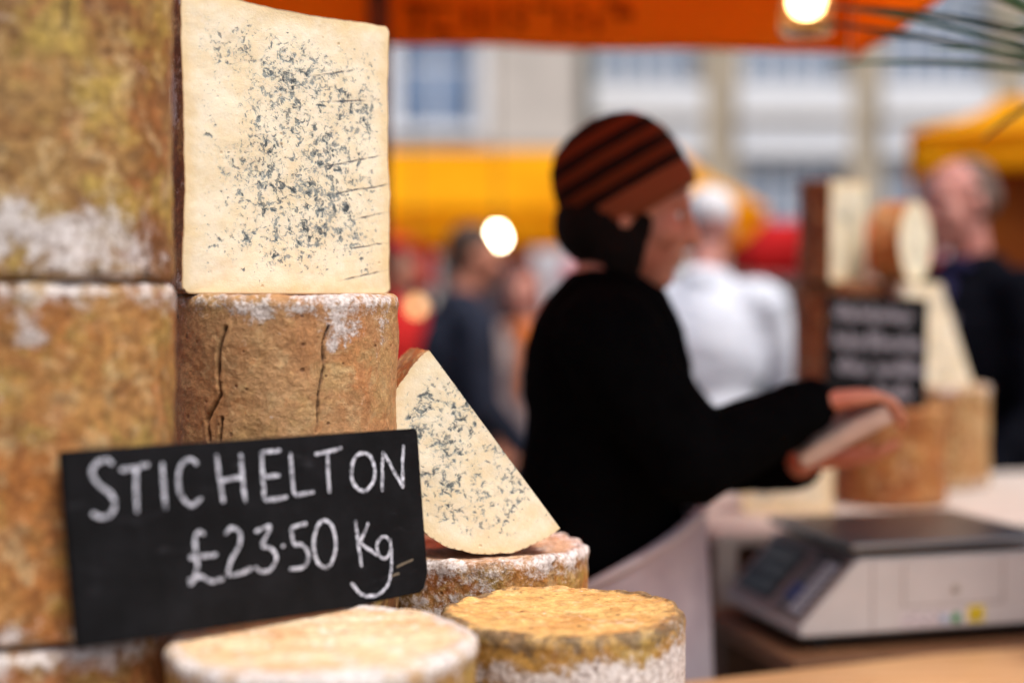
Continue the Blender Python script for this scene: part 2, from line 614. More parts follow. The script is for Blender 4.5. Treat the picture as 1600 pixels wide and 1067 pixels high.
def half_wheel(name, loc, rz, Rr, H, seed, rm, pm, label, nt=120, ns=90, fil=.008, amp=.002, slope=0.0, group=None, nu=90, nv=110, patches=(), ov=.002):
    """half a wheel standing up: cut plane y=0 facing local -Y"""
    e = thing(name, label, 'cheese', loc, rz, group)
    prof = profile(Rr, H, fil, ns, 30)
    npf = len(prof)
    th = np.linspace(0, math.pi, nt)
    pos, rd, top, crack, patch = rind_verts(Rr, H, seed, th, prof, fil, amp, (), patches, 0, ov)
    pos[:, 2] += slope * (pos[:, 0] / Rr) * np.clip((pos[:, 2] / H - .35) / .65, 0, 1)
    P = pos.reshape(npf, nt, 3)
    P[:, 0, 1] = 0
    P[:, -1, 1] = 0
    pos = P.reshape(-1, 3)
    link('rind', pymesh('rind', pos, grid_faces(nt, npf), {'rim': rd, 'top': top, 'crack': crack, 'patch': patch}), rm, e, True)
    # cut face: Coons patch between the four boundary curves
    i0, i1 = 8 + 4, 8 + 9 + ns + 1 + 4
    right, left = P[:, 0], P[:, -1]

    def resamp(c, n):
        s = np.concatenate([[0], np.cumsum(np.linalg.norm(np.diff(c, axis=0), axis=1))])
        t = np.linspace(0, s[-1], n)
        return np.stack([np.interp(t, s, c[:, k]) for k in range(3)], 1)
    cr = resamp(right[i0:i1 + 1], nv)
    cl = resamp(left[i0:i1 + 1], nv)
    ct_ = resamp(np.concatenate([left[i1:], right[i1:][::-1]]), nu)
    cb = resamp(np.concatenate([left[:i0 + 1][::-1], right[:i0 + 1]]), nu)
    U, V = np.meshgrid(np.linspace(0, 1, nu), np.linspace(0, 1, nv))
    U, V = U[..., None], V[..., None]
    S = (1 - U) * cl[:, None] + U * cr[:, None] + (1 - V) * cb[None] + V * ct_[None] \
        - ((1 - U) * (1 - V) * cb[0] + U * (1 - V) * cb[-1] + (1 - U) * V * ct_[0] + U * V * ct_[-1])
    S = S.reshape(-1, 3)
    poly = np.concatenate([cb[:-1], cr[:-1], ct_[::-1][:-1], cl[::-1][:-1]])
    ed = dist_to(poly, S)
    S[:, 1] += (fbm(S + seed, 16, 3) * .0016 + fbm(S + seed, 70, 3) * .0005) * np.clip(ed / .006, 0, 1)
    link('cut_face', pymesh('cut_face', S, grid_faces(nu, nv), {'edge': ed}), pm, e, True)
    return e


def half_moon(name, loc, rot, Rr, T, seed, rm, pm, label, nt=90, nk=40, full=False, group=None):
    """slab cut from a wheel: face in the local XZ plane at y=0 (facing -Y), straight cut along +Z side (z=0), thickness T in +Y.
    full=True makes a whole disc."""
    e = thing(name, label, 'cheese', loc, 0, group)
    e.rotation_euler = rot
    a0, a1 = (math.pi, 2 * math.pi) if not full else (0, 2 * math.pi)
    th = np.linspace(a0, a1, nt)
    ny = 26
    ys = np.linspace(0, T, ny)
    A, Yy = np.meshgrid(th, ys)
    A, Yy = A.ravel(), Yy.ravel()
    pos = np.stack([Rr * np.cos(A), Yy, Rr * np.sin(A)], 1)
    d = fbm(pos + seed, 14, 2) * .004 + fbm(pos + seed, 50, 4, .55) * .0022
    end = np.minimum(A - a0, a1 - A) * Rr
    if full:
        d = d * np.clip(end / .02, 0, 1)
    pos[:, 0] += d * np.cos(A)
    pos[:, 2] += d * np.sin(A)
    rd = np.minimum(T - Yy, 1)
    z = np.zeros(len(pos))
    link('rind', pymesh('rind', pos, grid_faces(nt, ny, flip=False), {'rim': rd + .02, 'top': z, 'crack': z, 'patch': z}), rm, e, True)
    for yk, nm in ((0, 'cut_face'), (ny - 1, 'back_face')):
        arc = pos.reshape(ny, nt, 3)[yk]
        if full:
            base = np.zeros((nt, 3)) + np.array([0, ys[yk], 0])
        else:
            base = np.stack([np.linspace(arc[0, 0], arc[-1, 0], nt), np.full(nt, ys[yk]), np.linspace(arc[0, 2], arc[-1, 2], nt)], 1)
        t = np.linspace(0, 1, nk)[:, None, None]
        S = (base[None] * (1 - t) + arc[None] * t).reshape(-1, 3)
        poly = arc if full else np.concatenate([arc, base[::-1][1:-1:8]])
        ed = dist_to(poly, S)
        if not full:       # the straight edge is a fresh cut, without rind
            ed = np.minimum(np.linalg.norm(S[:, None, ::2] - arc[None, ::2, ::2], axis=2).min(1), .2)
        S[:, 1] += (fbm(S + seed, 18, 3) * .0016) * np.clip(ed / .008, 0, 1) * (1 if yk == 0 else -1) * np.clip(np.abs(dist_to(poly, S)) / .004, 0, 1)
        link(nm, pymesh(nm, S, grid_faces(nt, nk, flip=(yk != 0)), {'edge': ed}), pm, e, True)
    if not full:
        q0, q1 = pos.reshape(ny, nt, 3)[:, 0], pos.reshape(ny, nt, 3)[:, -1]
        n = 60
        t = np.linspace(0, 1, n)[None, :, None]
        S = (q0[:, None] * (1 - t) + q1[:, None] * t).reshape(-1, 3)
        ed = np.minimum(np.minimum(S[:, 0] + Rr, Rr - S[:, 0]), .2)
        S[:, 2] += fbm(S + seed, 20, 3) * .001 * np.clip(ed / .01, 0, 1) * np.clip(np.minimum(S[:, 1], T - S[:, 1]) / .006, 0, 1)
        link('straight_cut', pymesh('straight_cut', S, grid_faces(n, ny, flip=True), {'edge': ed}), pm, e, True)
    return e


# ------------------------------------------------------------------ blob bodies (union of rounded limbs, remeshed to one skin)
_ico = {}


def ico(sub):
    if sub not in _ico:
        b = bmesh.new()
        bmesh.ops.create_icosphere(b, subdivisions=sub, radius=1)
        b.verts.index_update()
        _ico[sub] = (np.array([v.co for v in b.verts]), np.array([[v.index for v in f.verts] for f in b.faces]))
        b.free()
    return _ico[sub]


def blob(name, prims, voxel, m, parent=None, smooth=4):
    V, Fs, n0 = [], [], 0
    for p in prims:
        if p[0] == 'c':
            _, a, ra, b, rb = p
            a, b = np.array(a), np.array(b)
            n = min(24, max(2, int(np.linalg.norm(b - a) / (min(ra, rb) * .5)) + 1))
            iv, jf = ico(2)
            for i in range(n):
                t = i / (n - 1)
                V.append(iv * (ra + (rb - ra) * t) + a + (b - a) * t)
                Fs.append(jf + n0)
                n0 += len(iv)
        else:
            _, c, rad, q = p
            iv, jf = ico(3)
            w = iv * np.array(rad)
            if q is not None:
                w = w @ np.array(q.to_matrix()).T
            V.append(w + np.array(c))
            Fs.append(jf + n0)
            n0 += len(iv)
    me = pymesh(name, np.concatenate(V), np.concatenate(Fs))
    tmp = bpy.data.objects.new('tmp', me)
    C.objects.link(tmp)
    md = tmp.modifiers.new('r', 'REMESH')
    md.mode, md.voxel_size, md.use_smooth_shade = 'VOXEL', voxel, True
    sm = tmp.modifiers.new('s', 'SMOOTH')
    sm.iterations, sm.factor = smooth, .5
    dg = bpy.context.evaluated_depsgraph_get()
    out = bpy.data.meshes.new_from_object(tmp.evaluated_get(dg))
    bpy.data.objects.remove(tmp)
    bpy.data.meshes.remove(me)
    out.name = name
    out.materials.clear()
    amp = {'jumper': .007, 'jacket': .011, 'trousers': .007, 'hair': .004, 'scarf': .006}.get(name, 0)
    if amp:      # folds of the cloth
        co = np.empty(len(out.vertices) * 3, dtype=np.float32)
        no = np.empty_like(co)
        out.vertices.foreach_get('co', co)
        out.vertices.foreach_get('normal', no)
        co, no = co.reshape(-1, 3).astype(float), no.reshape(-1, 3)
        q = co * np.array([1, 1, 1.5]) + fbm(co, 5, 2)[:, None] * .12
        dsp = (.35 - np.abs(fbm(q + len(prims), 9 if name != 'hair' else 30, 3, .5)) * 1.6) * amp
        out.vertices.foreach_set('co', (co + no * dsp[:, None]).astype(np.float32).ravel())
        out.update()
    return link(name, out, m, parent, True)


def frame_q(f, u):
    """quaternion taking local x->f, z->u"""
    f = f.normalized()
    l = u.cross(f).normalized()
    u = f.cross(l).normalized()
    return Matrix((f, l, u)).transposed().to_quaternion()


def head_prims(c, q, s=1.0):
    def L(x, y, z):
        return c + q @ (Vector((x, y, z)) * s)
    E = lambda x, y, z, a, b, d: ('e', L(x, y, z), (a * s, b * s, d * s), q)
    return [E(-.008, 0, .028, .096, .075, .088), E(.018, 0, -.045, .070, .058, .062), E(.052, 0, -.088, .034, .030, .026),
            ('c', L(.086, 0, .012), .010 * s, L(.106, 0, -.026), .0135 * s), E(.100, .010, -.028, .010, .009, .008), E(.100, -.010, -.028, .010, .009, .008),
            ('c', L(.078, .045, .026), .012 * s, L(.078, -.045, .026), .012 * s), E(.078, 0, -.052, .017, .026, .008), E(.076, 0, -.064, .017, .023, .009),
            E(.055, .042, -.022, .030, .024, .028), E(.055, -.042, -.022, .030, .024, .028),
            E(-.006, .078, -.006, .016, .009, .030), E(-.006, -.078, -.006, .016, .009, .030)]


def eyes(c, q, s, parent):
    for k in (1, -1):
        for (nm, rad, off, col) in (('eyeball', .0125, .0, lin(225, 220, 215)), ('iris', .0065, .0085, lin(40, 28, 20))):
            me = MB()
            bmesh.ops.create_uvsphere(me.bm, u_segments=16, v_segments=10, radius=rad * s, matrix=Matrix.Translation(c + q @ (Vector((.066 + off, .032 * k, .004)) * s)))
            me.build(nm, plain(nm, col, .25, var=.03, bump=0), parent, True)


def hand_prims(w, d, n, side, s=1.0, curl=(.35, .5, .4), spread=.06, thumb_fold=.5):
    """w wrist, d towards the fingers, n palm normal, side=+1/-1 which side the thumb is (along d x n)"""
    d = d.normalized()
    sdir = d.cross(n).normalized() * side
    n = n - d * n.dot(d)
    n.normalize()
    pr = []
    for k, off in enumerate((.030, .010, -.010, -.028)):
        pr.append(('c', w + (d * .008 + sdir * off * .6) * s, .0145 * s, w + (d * .082 + sdir * off) * s, .0115 * s))
    lens = (.068, .078, .072, .056)
    for k, off in enumerate((.030, .010, -.010, -.028)):
        p = w + (d * .086 + sdir * off) * s
        ang = 0
        for j, fr in enumerate((.45, .31, .24)):
            ang += curl[j]
            dr = (d * math.cos(ang) + n * math.sin(ang) + sdir * (off / .03) * spread * math.cos(ang))
            e = p + dr.normalized() * lens[k] * fr * s
            pr.append(('c', p, (.0092 - .0008 * j) * s, e, (.0086 - .0010 * j) * s))
            p = e
    p = w + (d * .022 + sdir * .026) * s
    dr = (d * .62 + sdir * .62 + n * .35 * thumb_fold).normalized()
    pr.append(('c', p, .0145 * s, p + dr * .040 * s, .0115 * s))
    p = p + dr * .040 * s
    dr = (d * .85 + sdir * .22 + n * .5 * thumb_fold).normalized()
    pr.append(('c', p, .0108 * s, p + dr * .030 * s, .0098 * s))
    pr.append(('c', p + dr * .030 * s, .0098 * s, p + (dr * .052 + n * .006) * s, .0080 * s))
    return pr

# ================================================================== SETTING
g = G('paving')
v = g.oc()
br = g.n('TexBrick')
g.put(br.inputs['Vector'], v)
br.inputs['Scale'].default_value = 1.6
br.inputs['Color1'].default_value = lin(120, 112, 104)
br.inputs['Color2'].default_value = lin(98, 92, 88)
br.inputs['Mortar'].default_value = lin(60, 56, 52)
pav = g.done(g.mix(.4, br.outputs[0], g.mix(g.noise(v, 3, 6), lin(80, 76, 72), lin(150, 140, 130)), 'MIX'), .8, 0, .3)
struct(MB().sheet([(-400, -400, 0), (400, -400, 0), (400, 400, 0), (-400, 400, 0)]).build('ground', pav))

g = G('stone_wall')
v = g.oc()
br = g.n('TexBrick')
mp = g.n('Mapping')
g.put(mp.inputs[0], v)
mp.inputs['Rotation'].default_value = (R(90), 0, 0)
g.put(br.inputs['Vector'], mp.outputs[0])
br.inputs['Scale'].default_value = 4.2
br.inputs['Mortar Size'].default_value = .012
br.inputs['Color1'].default_value = lin(186, 172, 150)
br.inputs['Color2'].default_value = lin(170, 154, 132)
br.inputs['Mortar'].default_value = lin(190, 182, 168)
STONE = g.done(g.mix(.25, br.outputs[0], g.mix(g.noise(v, 1.3, 6, .6), lin(150, 138, 120), lin(206, 196, 180))), .85, 0, .2)
RENDERW = plain('pale_render', lin(206, 196, 186), .85, var=.06, scale=2)
WHITEP = plain('white_trim', lin(232, 234, 238), .5, var=.03, scale=5)
DARKSHOP = plain('dark_shopfront', lin(66, 52, 56), .5, var=.2, scale=2)
ROOFM = plain('slate_roof', lin(84, 84, 92), .7, var=.2, scale=3)
g = G('sky_tone_glass')
v = g.oc()
GLASSM = g.done(g.mix(g.ss(g.noise(v, .8, 3), .35, .65), lin(108, 124, 148), lin(160, 178, 204)), .08, .0, 1.0)  # reflected bright sky painted into the pane colour as pale blue
g = G('sky_tone_glass_blue')
v = g.oc()
GLASSB = g.done(g.mix(g.ss(g.noise(v, .9, 3), .35, .65), lin(96, 116, 146), lin(140, 162, 196)), .08, 0, 1.0)  # bluer sky reflection put into the base colour of these panes


def facade(par, x0, x1, z0, z1, Y, ops, m, depth=.22):
    """front wall with real openings and reveals; ops = (xa, xb, za, zb)"""
    mb = MB()
    xs = sorted({x0, x1} | {o[0] for o in ops} | {o[1] for o in ops})
    zs = sorted({z0, z1} | {o[2] for o in ops} | {o[3] for o in ops})
    for a, b in zip(xs, xs[1:]):
        for c, d in zip(zs, zs[1:]):
            if any(o[0] <= a and b <= o[1] and o[2] <= c and d <= o[3] for o in ops):
                continue
            mb.sheet([(a, Y, c), (b, Y, c), (b, Y, d), (a, Y, d)])
    for (a, b, c, d) in ops:
        mb.sheet([(a, Y, c), (a, Y + depth, c), (a, Y + depth, d), (a, Y, d)])
        mb.sheet([(b, Y, c), (b, Y + depth, c), (b, Y + depth, d), (b, Y, d)])
        mb.sheet([(a, Y, c), (b, Y, c), (b, Y + depth, c), (a, Y + depth, c)])
        mb.sheet([(a, Y, d), (b, Y, d), (b, Y + depth, d), (a, Y + depth, d)])
    return mb.build('wall', m, par)


def window(par, xa, xb, za, zb, Y, nx, nz, gm, sash=False):
    y = Y + .13
    fr = MB()
    t = .07
    fr.box((xa, y, za), (xa + t, y + .08, zb)).box((xb - t, y, za), (xb, y + .08, zb))
    fr.box((xa + t, y + .002, za), (xb - t, y + .078, za + t)).box((xa + t, y + .002, zb - t), (xb - t, y + .078, zb))
    w = fr.build('window', WHITEP, par)
    px, pz = (xb - xa - 2 * t) / nx, (zb - za - 2 * t) / nz
    bar = .045
    pane_me = MB().box((bar / 2, 0, bar / 2), (px - bar / 2, .012, pz - bar / 2)).mesh('pane')
    pane_me.materials.append(gm)
    for i in range(nx):
        for k in range(nz):
            o = link('pane', pane_me, None, w)
            o.location = (xa + t + i * px, y + .035, za + t + k * pz)
    vb = MB().box((-bar / 2, 0, 0), (bar / 2, .05, zb - za - 2 * t)).mesh('glazing_bar')
    hb = MB().box((0, 0, -bar / 2), (xb - xa - 2 * t, .04, bar / 2)).mesh('glazing_bar')
    vb.materials.append(WHITEP)
    hb.materials.append(WHITEP)
    for i in range(1, nx):
        link('glazing_bar', vb, None, w).location = (xa + t + i * px, y + .015, za + t)
    for k in range(1, nz):
        link('glazing_bar', hb, None, w).location = (xa + t, y + .021, za + t + k * pz)
    return w


# stone building across the market (bays of white-panelled windows)
BY = 22.0
bld = thing('stone_building', 'long sand-coloured stone building with white panelled windows in bays', 'building', (0, 0, 0))
ops, cx = [], [2.08, 4.34, 6.55, 8.78, 11.0, 13.2]
for c in cx:
    ops += [(c - .83, c + .83, 2.0, 3.60), (c - .83, c + .83, 4.72, 6.5)]
facade(bld, 1.04, 15, 0, 9, BY, ops, STONE)
MB().box((1.045, BY + .35, 0), (14.99, BY + 8, 8.9)).build('core', DARKSHOP, bld)
MB().box((.98, BY - .25, 9.0), (15.1, BY + 8.1, 9.25)).build('cornice', STONE, bld)
MB().prism([(BY - .1, 9.25), (BY + 8, 9.25), (BY + 4, 12)], 'x', 1.0, 15.05).build('roof', ROOFM, bld)
for c in cx:
    window(bld, c - .83, c + .83, 2.0, 3.60, BY, 5, 4, GLASSM)
    window(bld, c - .83, c + .83, 4.72, 6.5, BY, 5, 4, GLASSM)
    for za, zb in ((3.62, 4.16), (4.24, 4.71)):
        MB().box((c - .87, BY - .07, za), (c + .87, BY - .003, zb), .015).build('white_panel', WHITEP, bld)
    MB().box((c - .9, BY - .14, 4.17), (c + .9, BY - .003, 4.23)).build('sill', STONE, bld)
for a, b in ((1.3, 3.0), (3.6, 5.2), (5.8, 7.4), (8.0, 9.6), (10.2, 11.8)):
    MB().box((a, BY - .05, .1), (b, BY - .003, 1.75), .02).build('shopfront', DARKSHOP, bld)
MB().tube([(1.18, BY - .1, 0), (1.18, BY - .1, 9)], .07).build('drainpipe', plain('grey_pipe', lin(120, 122, 116), .6), bld)

# rendered building beside it
LY = 20.0
bl2 = thing('rendered_building', 'pale rendered building with blue reflecting sash window beside the stone one', 'building', (0, 0, 0))
ops = [(c - .58, c + .58, 3.82, 5.55) for c in (-1.08, -4.0, -6.9)]
facade(bl2, -10, .93, 0, 9, LY, ops, RENDERW)
MB().box((-9.99, LY + .35, 0), (.92, LY + 9, 8.9)).build('core', DARKSHOP, bl2)
MB().prism([(LY - .1, 9.0), (LY + 9, 9.0), (LY + 4.5, 12)], 'x', -10.05, .96).build('roof', ROOFM, bl2)
for c in (-1.08, -4.0, -6.9):
    window(bl2, c - .58, c + .58, 3.82, 5.55, LY, 2, 2, GLASSB)
    MB().box((c - .68, LY - .12, 3.72), (c + .68, LY - .003, 3.815)).build('sill', WHITEP, bl2)
    MB().box((c - .72, LY - .05, 3.83), (c - .585, LY - .003, 5.6)).build('surround', WHITEP, bl2)
    MB().box((c + .585, LY - .05, 3.83), (c + .72, LY - .003, 5.6)).build('surround', WHITEP, bl2)
MB().box((-9.9, LY - .09, 3.45), (.90, LY - .003, 3.58)).build('string_course', plain('grey_stone', lin(160, 156, 152), .8), bl2)
for a, b in ((-9.5, -7), (-6.6, -4), (-3.6, -1.4), (-1.0, .8)):
    MB().box((a, LY - .06, .1), (b, LY - .003, 2.4), .02).build('shopfront', DARKSHOP, bl2)

# ------------------------------------------------------------------ canopies
ORANGE = cloth('orange_canvas', lin(255, 170, 48), lin(252, 158, 36), transl=.66, scale=3)
YELLOW = cloth('yellow_canvas', lin(254, 196, 24), lin(246, 178, 12), transl=.55, scale=3)
REDC = cloth('red_canvas', lin(206, 34, 34), None, transl=.3, scale=3)
BROWNPOST = plain('brown_post', lin(96, 52, 26), .6, var=.2, scale=12)
STEEL = plain('galvanised_steel', lin(150, 152, 156), .4, .8, var=.08)
INK = cloth('dark_print', lin(176, 88, 18), None, transl=.4)

can = thing('stall_canopy', 'orange canvas canopy with dark lettered valance over the cheese stall', 'canopy', (0, 0, 0))
CX0, CX1, CY0, CY1, EAVE = -2.4, .715, 1.40, 3.0, 1.93


def wavy(xa, xb, ya, yb, za, zb, nx, nz, amp, seed, drop=0.0):
    """hanging cloth strip from (xa,ya) to (xb,yb), between heights za and zb, with soft folds"""
    U, V = np.meshgrid(np.linspace(0, 1, nx), np.linspace(0, 1, nz))
    U, V = U.ravel(), V.ravel()
    L = math.hypot(xb - xa, yb - ya)
    n = np.array([-(yb - ya) / L, (xb - xa) / L])
    p = np.stack([xa + (xb - xa) * U, ya + (yb - ya) * U, za + (zb - za) * V], 1)
    w = fbm(np.stack([U * L * 1.0, V * .3, U * 0 + seed], 1), 4, 3) * amp * (1.1 - V)
    p[:, 0] += n[0] * w
    p[:, 1] += n[1] * w
    p[:, 2] += fbm(np.stack([U * L, V * 0, U * 0 + seed + 5], 1), 3, 2) * .012 * (1 - V)
    p[:, 2] -= drop * np.clip((U - .55) / .45, 0, 1) ** 1.5 * (1 - V)
    me = pymesh('cloth', p, grid_faces(nx, nz))
    return me


def cloth_strip(name, par, m, *a, **k):
    o = link(name, wavy(*a, **k), m, par, True)
    s = o.modifiers.new('thickness', 'SOLIDIFY')
    s.thickness = .003
    return o


cloth_strip('valance', can, ORANGE, CX0, CX1 - .004, CY1, CY1, EAVE + .010, 2.22, 120, 12, .015, 1, .022)
cloth_strip('side_valance', can, ORANGE, CX1, CX1, CY0, CY1, EAVE - .03, 2.22, 50, 12, .015, 2)
rf = MB()
for (ya, za, yb, zb_) in ((CY0, 2.225, (CY0 + CY1) / 2, 2.5), ((CY0 + CY1) / 2, 2.5, CY1 + .006, 2.225)):
    rf.sheet([(CX0, ya, za), (CX1 + .006, ya, za), (CX1 + .006, yb, zb_), (CX0, yb, zb_)])
rfo = rf.build('roof', ORANGE, can)
rfo.modifiers.new('thickness', 'SOLIDIFY').thickness = .002
for (x, y) in ((CX0 + .05, CY1 - .05), (-.275, CY1 - .05), (CX1 - .03, CY0 + .04), (CX0 + .05, CY0 + .04)):
    MB().box((x - .022, y - .022, 0), (x + .022, y + .022, 2.179), .004).build('post', BROWNPOST, can)
MB().box((CX0 + .03, CY0 + .02, 2.18), (CX1 - .02, CY0 + .06, 2.218), .004).build('rail', BROWNPOST, can)
MB().box((CX0 + .03, CY1 - .022, 2.18), (CX1 - .02, CY1 - .014, 2.218)).build('rail', BROWNPOST, can)
# dark printed marks seen through the valance: stems, bars and dots where the photograph shows them
marks = [(632, 672, 4, 14), (646, 656, 10, 55), (672, 678, 6, 50), (680, 708, 8, 16), (680, 706, 42, 54), (726, 736, 6, 44), (750, 760, 8, 48), (781, 790, 6, 44),
         (806, 822, 8, 22), (806, 820, 30, 46), (836, 862, 6, 16), (871, 880, 8, 48), (898, 914, 10, 22), (898, 912, 32, 44), (928, 938, 22, 50), (946, 980, 2, 12), (962, 990, 16, 30)]
for (a, b, c, d) in marks:
    p0, p1 = ray(a, d, CY1 - .012), ray(b, c, CY1 - .012)
    MB().box((p0.x, CY1 - .0135, p0.z), (p1.x, CY1 - .0115, p1.z)).build('printed_mark', INK, can)


def gazebo(name, label, x0, x1, y0, y1, eave, top, val, m, group=None, postm=STEEL):
    e = thing(name, label, 'canopy', ((x0 + x1) / 2, (y0 + y1) / 2, 0), 0, group)
    w, d = (x1 - x0) / 2, (y1 - y0) / 2
    rw = w * .72
    nx = 24
    mb = MB()
    # hipped roof with a little sag, as cloth
    vs_, fs = [], []
    for j in range(9):
        t = j / 8
        s_ = 1 - .18 * math.sin(t * math.pi)
        ring = []
        hw, hd, z = w + (rw - w) * t, d * (1 - t) + .02, eave + (top - eave) * t * s_
        for (sx, sy) in ((-1, -1), (1, -1), (1, 1), (-1, 1)):
            ring.append((sx * hw, sy * hd, z))
        vs_.append(ring)
    for a, b in zip(vs_, vs_[1:]):
        for k in range(4):
            mb.sheet([a[k], a[(k + 1) % 4], b[(k + 1) % 4], b[k]])
    mb.sheet(vs_[-1])
    o = mb.build('roof', m, e)
    o.modifiers.new('thickness', 'SOLIDIFY').thickness = .004
    cloth_strip('valance', e, m, -w, w, -d, -d, eave - val, eave, 60, 6, .02, 3)
    cloth_strip('valance', e, m, -w, w, d, d, eave - val, eave, 60, 6, .02, 4)
    cloth_strip('valance', e, m, -w, -w, -d, d, eave - val, eave, 30, 6, .02, 5)
    cloth_strip('valance', e, m, w, w, -d, d, eave - val, eave, 30, 6, .02, 6)
    for sx in (-1, 1):
        for sy in (-1, 1):
            MB().box((sx * (w - .05) - .02, sy * (d - .05) - .02, 0), (sx * (w - .05) + .02, sy * (d - .05) + .02, eave - .005), .004).build('post', postm, e)
    return e


gazebo('market_canopy', 'broad yellow canopy behind the seller in the striped hat', -1.75, 1.72, 9.6, 11.6, 2.02, 2.52, .24, YELLOW)
gz = gazebo('market_canopy', 'yellow canopy with orange-brown side wall beside the man in a dark jacket', 1.764, 4.364, 4.972, 7.172, 2.03, 2.30, .15, YELLOW)
gz.rotation_euler.z = R(-17)
MB().box((-1.06, -1.03, 0.02), (1.2, -1.0, 1.90)).build('side_wall', cloth('rust_canvas', lin(150, 76, 24), lin(128, 60, 18), transl=.2, scale=3), gz)
gazebo('market_canopy', 'low red canopy behind the person in grey-blue coat', -2.2, -.50, 8.4, 9.2, 1.72, 1.84, .26, REDC)
gazebo('market_canopy', 'low red canopy beyond the person in white', 1.42, 2.6, 8.6, 9.4, 1.72, 1.9, .16, REDC)
pn_ = thing('white_screen', 'white canvas screen hung under the broad yellow canopy', 'screen', (.42, 9.5, 0))
MB().box((-.28, -.01, 1.2), (.22, .01, 1.74), .004).build('panel', cloth('white_canvas', lin(236, 236, 240), None, .2), pn_)
for x in (-.27, .21):
    MB().box((x - .012, .012, 0), (x + .012, .036, 1.75)).build('pole', STEEL, pn_)

# ------------------------------------------------------------------ counters
LIGHTWOOD = None


def wood(name, c1, c2, rough=.5, sc=(1, 14, 14)):
    g = G(name)
    v = g.oc()
    gr = g.noise(g.shift(v, 3, sc), 5, 7, .65, .8)
    c = g.mix(g.ss(gr, .3, .7), c1, c2)
    c = g.mix(.3, c, g.mix(g.noise(v, 4, 4), (.7, .7, .7, 1), (1.1, 1.1, 1.1, 1)), 'MULTIPLY')
    g.bump(gr, .25, .001)
    return g.done(c, g.ss(gr, .2, .8, rough - .1, rough + .1), 0, .4)


LIGHTWOOD = wood('light_pine', lin(222, 178, 128), lin(204, 152, 100), .42)
DARKWOOD = wood('worn_brown_wood', lin(132, 92, 62), lin(100, 64, 40), .6)
BROWNPANEL = wood('brown_panel', lin(96, 60, 28), lin(74, 44, 20), .6)

CT = .870
cnt = thing('cheese_counter', 'light pine counter carrying the stacked cheese wheels', 'counter', (0, 0, 0))
# back edge runs obliquely; boards laid along it
P0, P1 = Vector((-.95, 1.50)), Vector((1.20, 2.345))
ud = (P1 - P0).normalized()
nd = Vector((ud.y, -ud.x))
for k in range(6):
    a, b = nd * (k * .165 + .0012), nd * ((k + 1) * .165 - .0012)
    q = [P0 + a, P1 + a, P1 + b, P0 + b]
    MB().prism([(p.x, p.y) for p in q], 'z', CT - .03, CT).build('plank', LIGHTWOOD, cnt)
for (s, t) in ((.06, .06), (.94, .06), (.06, .90), (.94, .90), (.5, .06)):
    c = P0 + (P1 - P0) * s + nd * t
    MB().box((c.x - .03, c.y - .03, 0), (c.x + .03, c.y + .03, CT - .0305)).build('leg', DARKWOOD, cnt)

YAW = R(15)
# table with the scale
TZ = .872
tb = thing('scale_table', 'brown plank table under the weighing scale', 'table', (.411, 2.062, 0), YAW)
PLW = .155
edges = [0, .155, .325, .48, .64, .80]
for i, (a, b) in enumerate(zip(edges, edges[1:])):
    MB().box((a + .001, 0, TZ - .026), (b - .001, .385 + .006 * (i % 2), TZ), .002, 1).build('plank', DARKWOOD, tb)
for (x, y) in ((.05, .08), (.75, .08), (.05, .33), (.75, .33)):
    MB().box((x - .022, y - .022, 0), (x + .022, y + .022, TZ - .027)).build('leg', BROWNPANEL, tb)

# rear display counter
RZ = .995
rc = thing('display_counter', 'brown-sided counter with white top behind the weighing scale', 'counter', (.372, 2.475, 0), YAW)
WHITETOP = cloth('white_table_cloth', lin(198, 184, 174), lin(184, 168, 158), 0, .8, 6)
MB().box((-.02, -.02, RZ - .022), (1.5, .66, RZ), .004).build('top', WHITETOP, rc)
for (lo, hi, nm) in (((0, 0, 0), (1.48, .02, RZ - .0225), 'front_panel'), ((0, .022, 0), (.02, .64, RZ - .0225), 'side_panel'), ((1.46, .022, 0), (1.48, .64, RZ - .0225), 'side_panel'), ((.021, .62, 0), (1.459, .64, RZ - .0225), 'back_panel')):
    MB().box(lo, hi).build(nm, BROWNPANEL, rc)
MB().box((-.026, -.026, RZ - .16), (.012, -.0205, RZ - .003)).build('cloth_drop', WHITETOP, rc)

# ================================================================== CHEESES (front stand)
def th_px(px, cpx, rpx, off):
    return -math.pi / 2 + off + math.asin(max(-.999, min(.999, (px - cpx) / rpx)))


LT1 = 1.138
grp_b = None
# bottom tier
wheel('whole_cheese', (-.392, 1.172, CT), .112, LT1 - CT - .003, 21, rind_mat('rind_a', 1, (lin(190, 132, 84), lin(176, 116, 66), OLIVE), .9, .35, .4),
      'mould-rimmed cheese wheel at the foot of the tall stack beside the price board', nt=150, ns=60)
wheel('whole_cheese', (-.227, 1.425, CT), .1125, LT1 - CT, 22, rind_mat('rind_b', 2, (lin(150, 100, 60), lin(120, 76, 40), OLIVE), .5, .2, .5),
      'brown cheese wheel underneath the cracked wheel, hidden behind the price board', nt=120, ns=50)
wheel('whole_cheese', (-.152, 1.13, CT), .123, LT1 - CT - .006, 23,
      rind_mat('rind_c', 3, (lin(190, 150, 86), lin(170, 124, 60), OLIVE), .9, .2, .05, 0, (lin(248, 226, 188), lin(238, 194, 146), lin(250, 244, 238)), con=.55),
      'pale-topped cheese wheel in front of the price board', nt=240, ns=60, ntop=60, amp=.0032, patches=[(-1.9, .215, .03, .03, .8), (-1.2, .225, .025, .03, .9)])
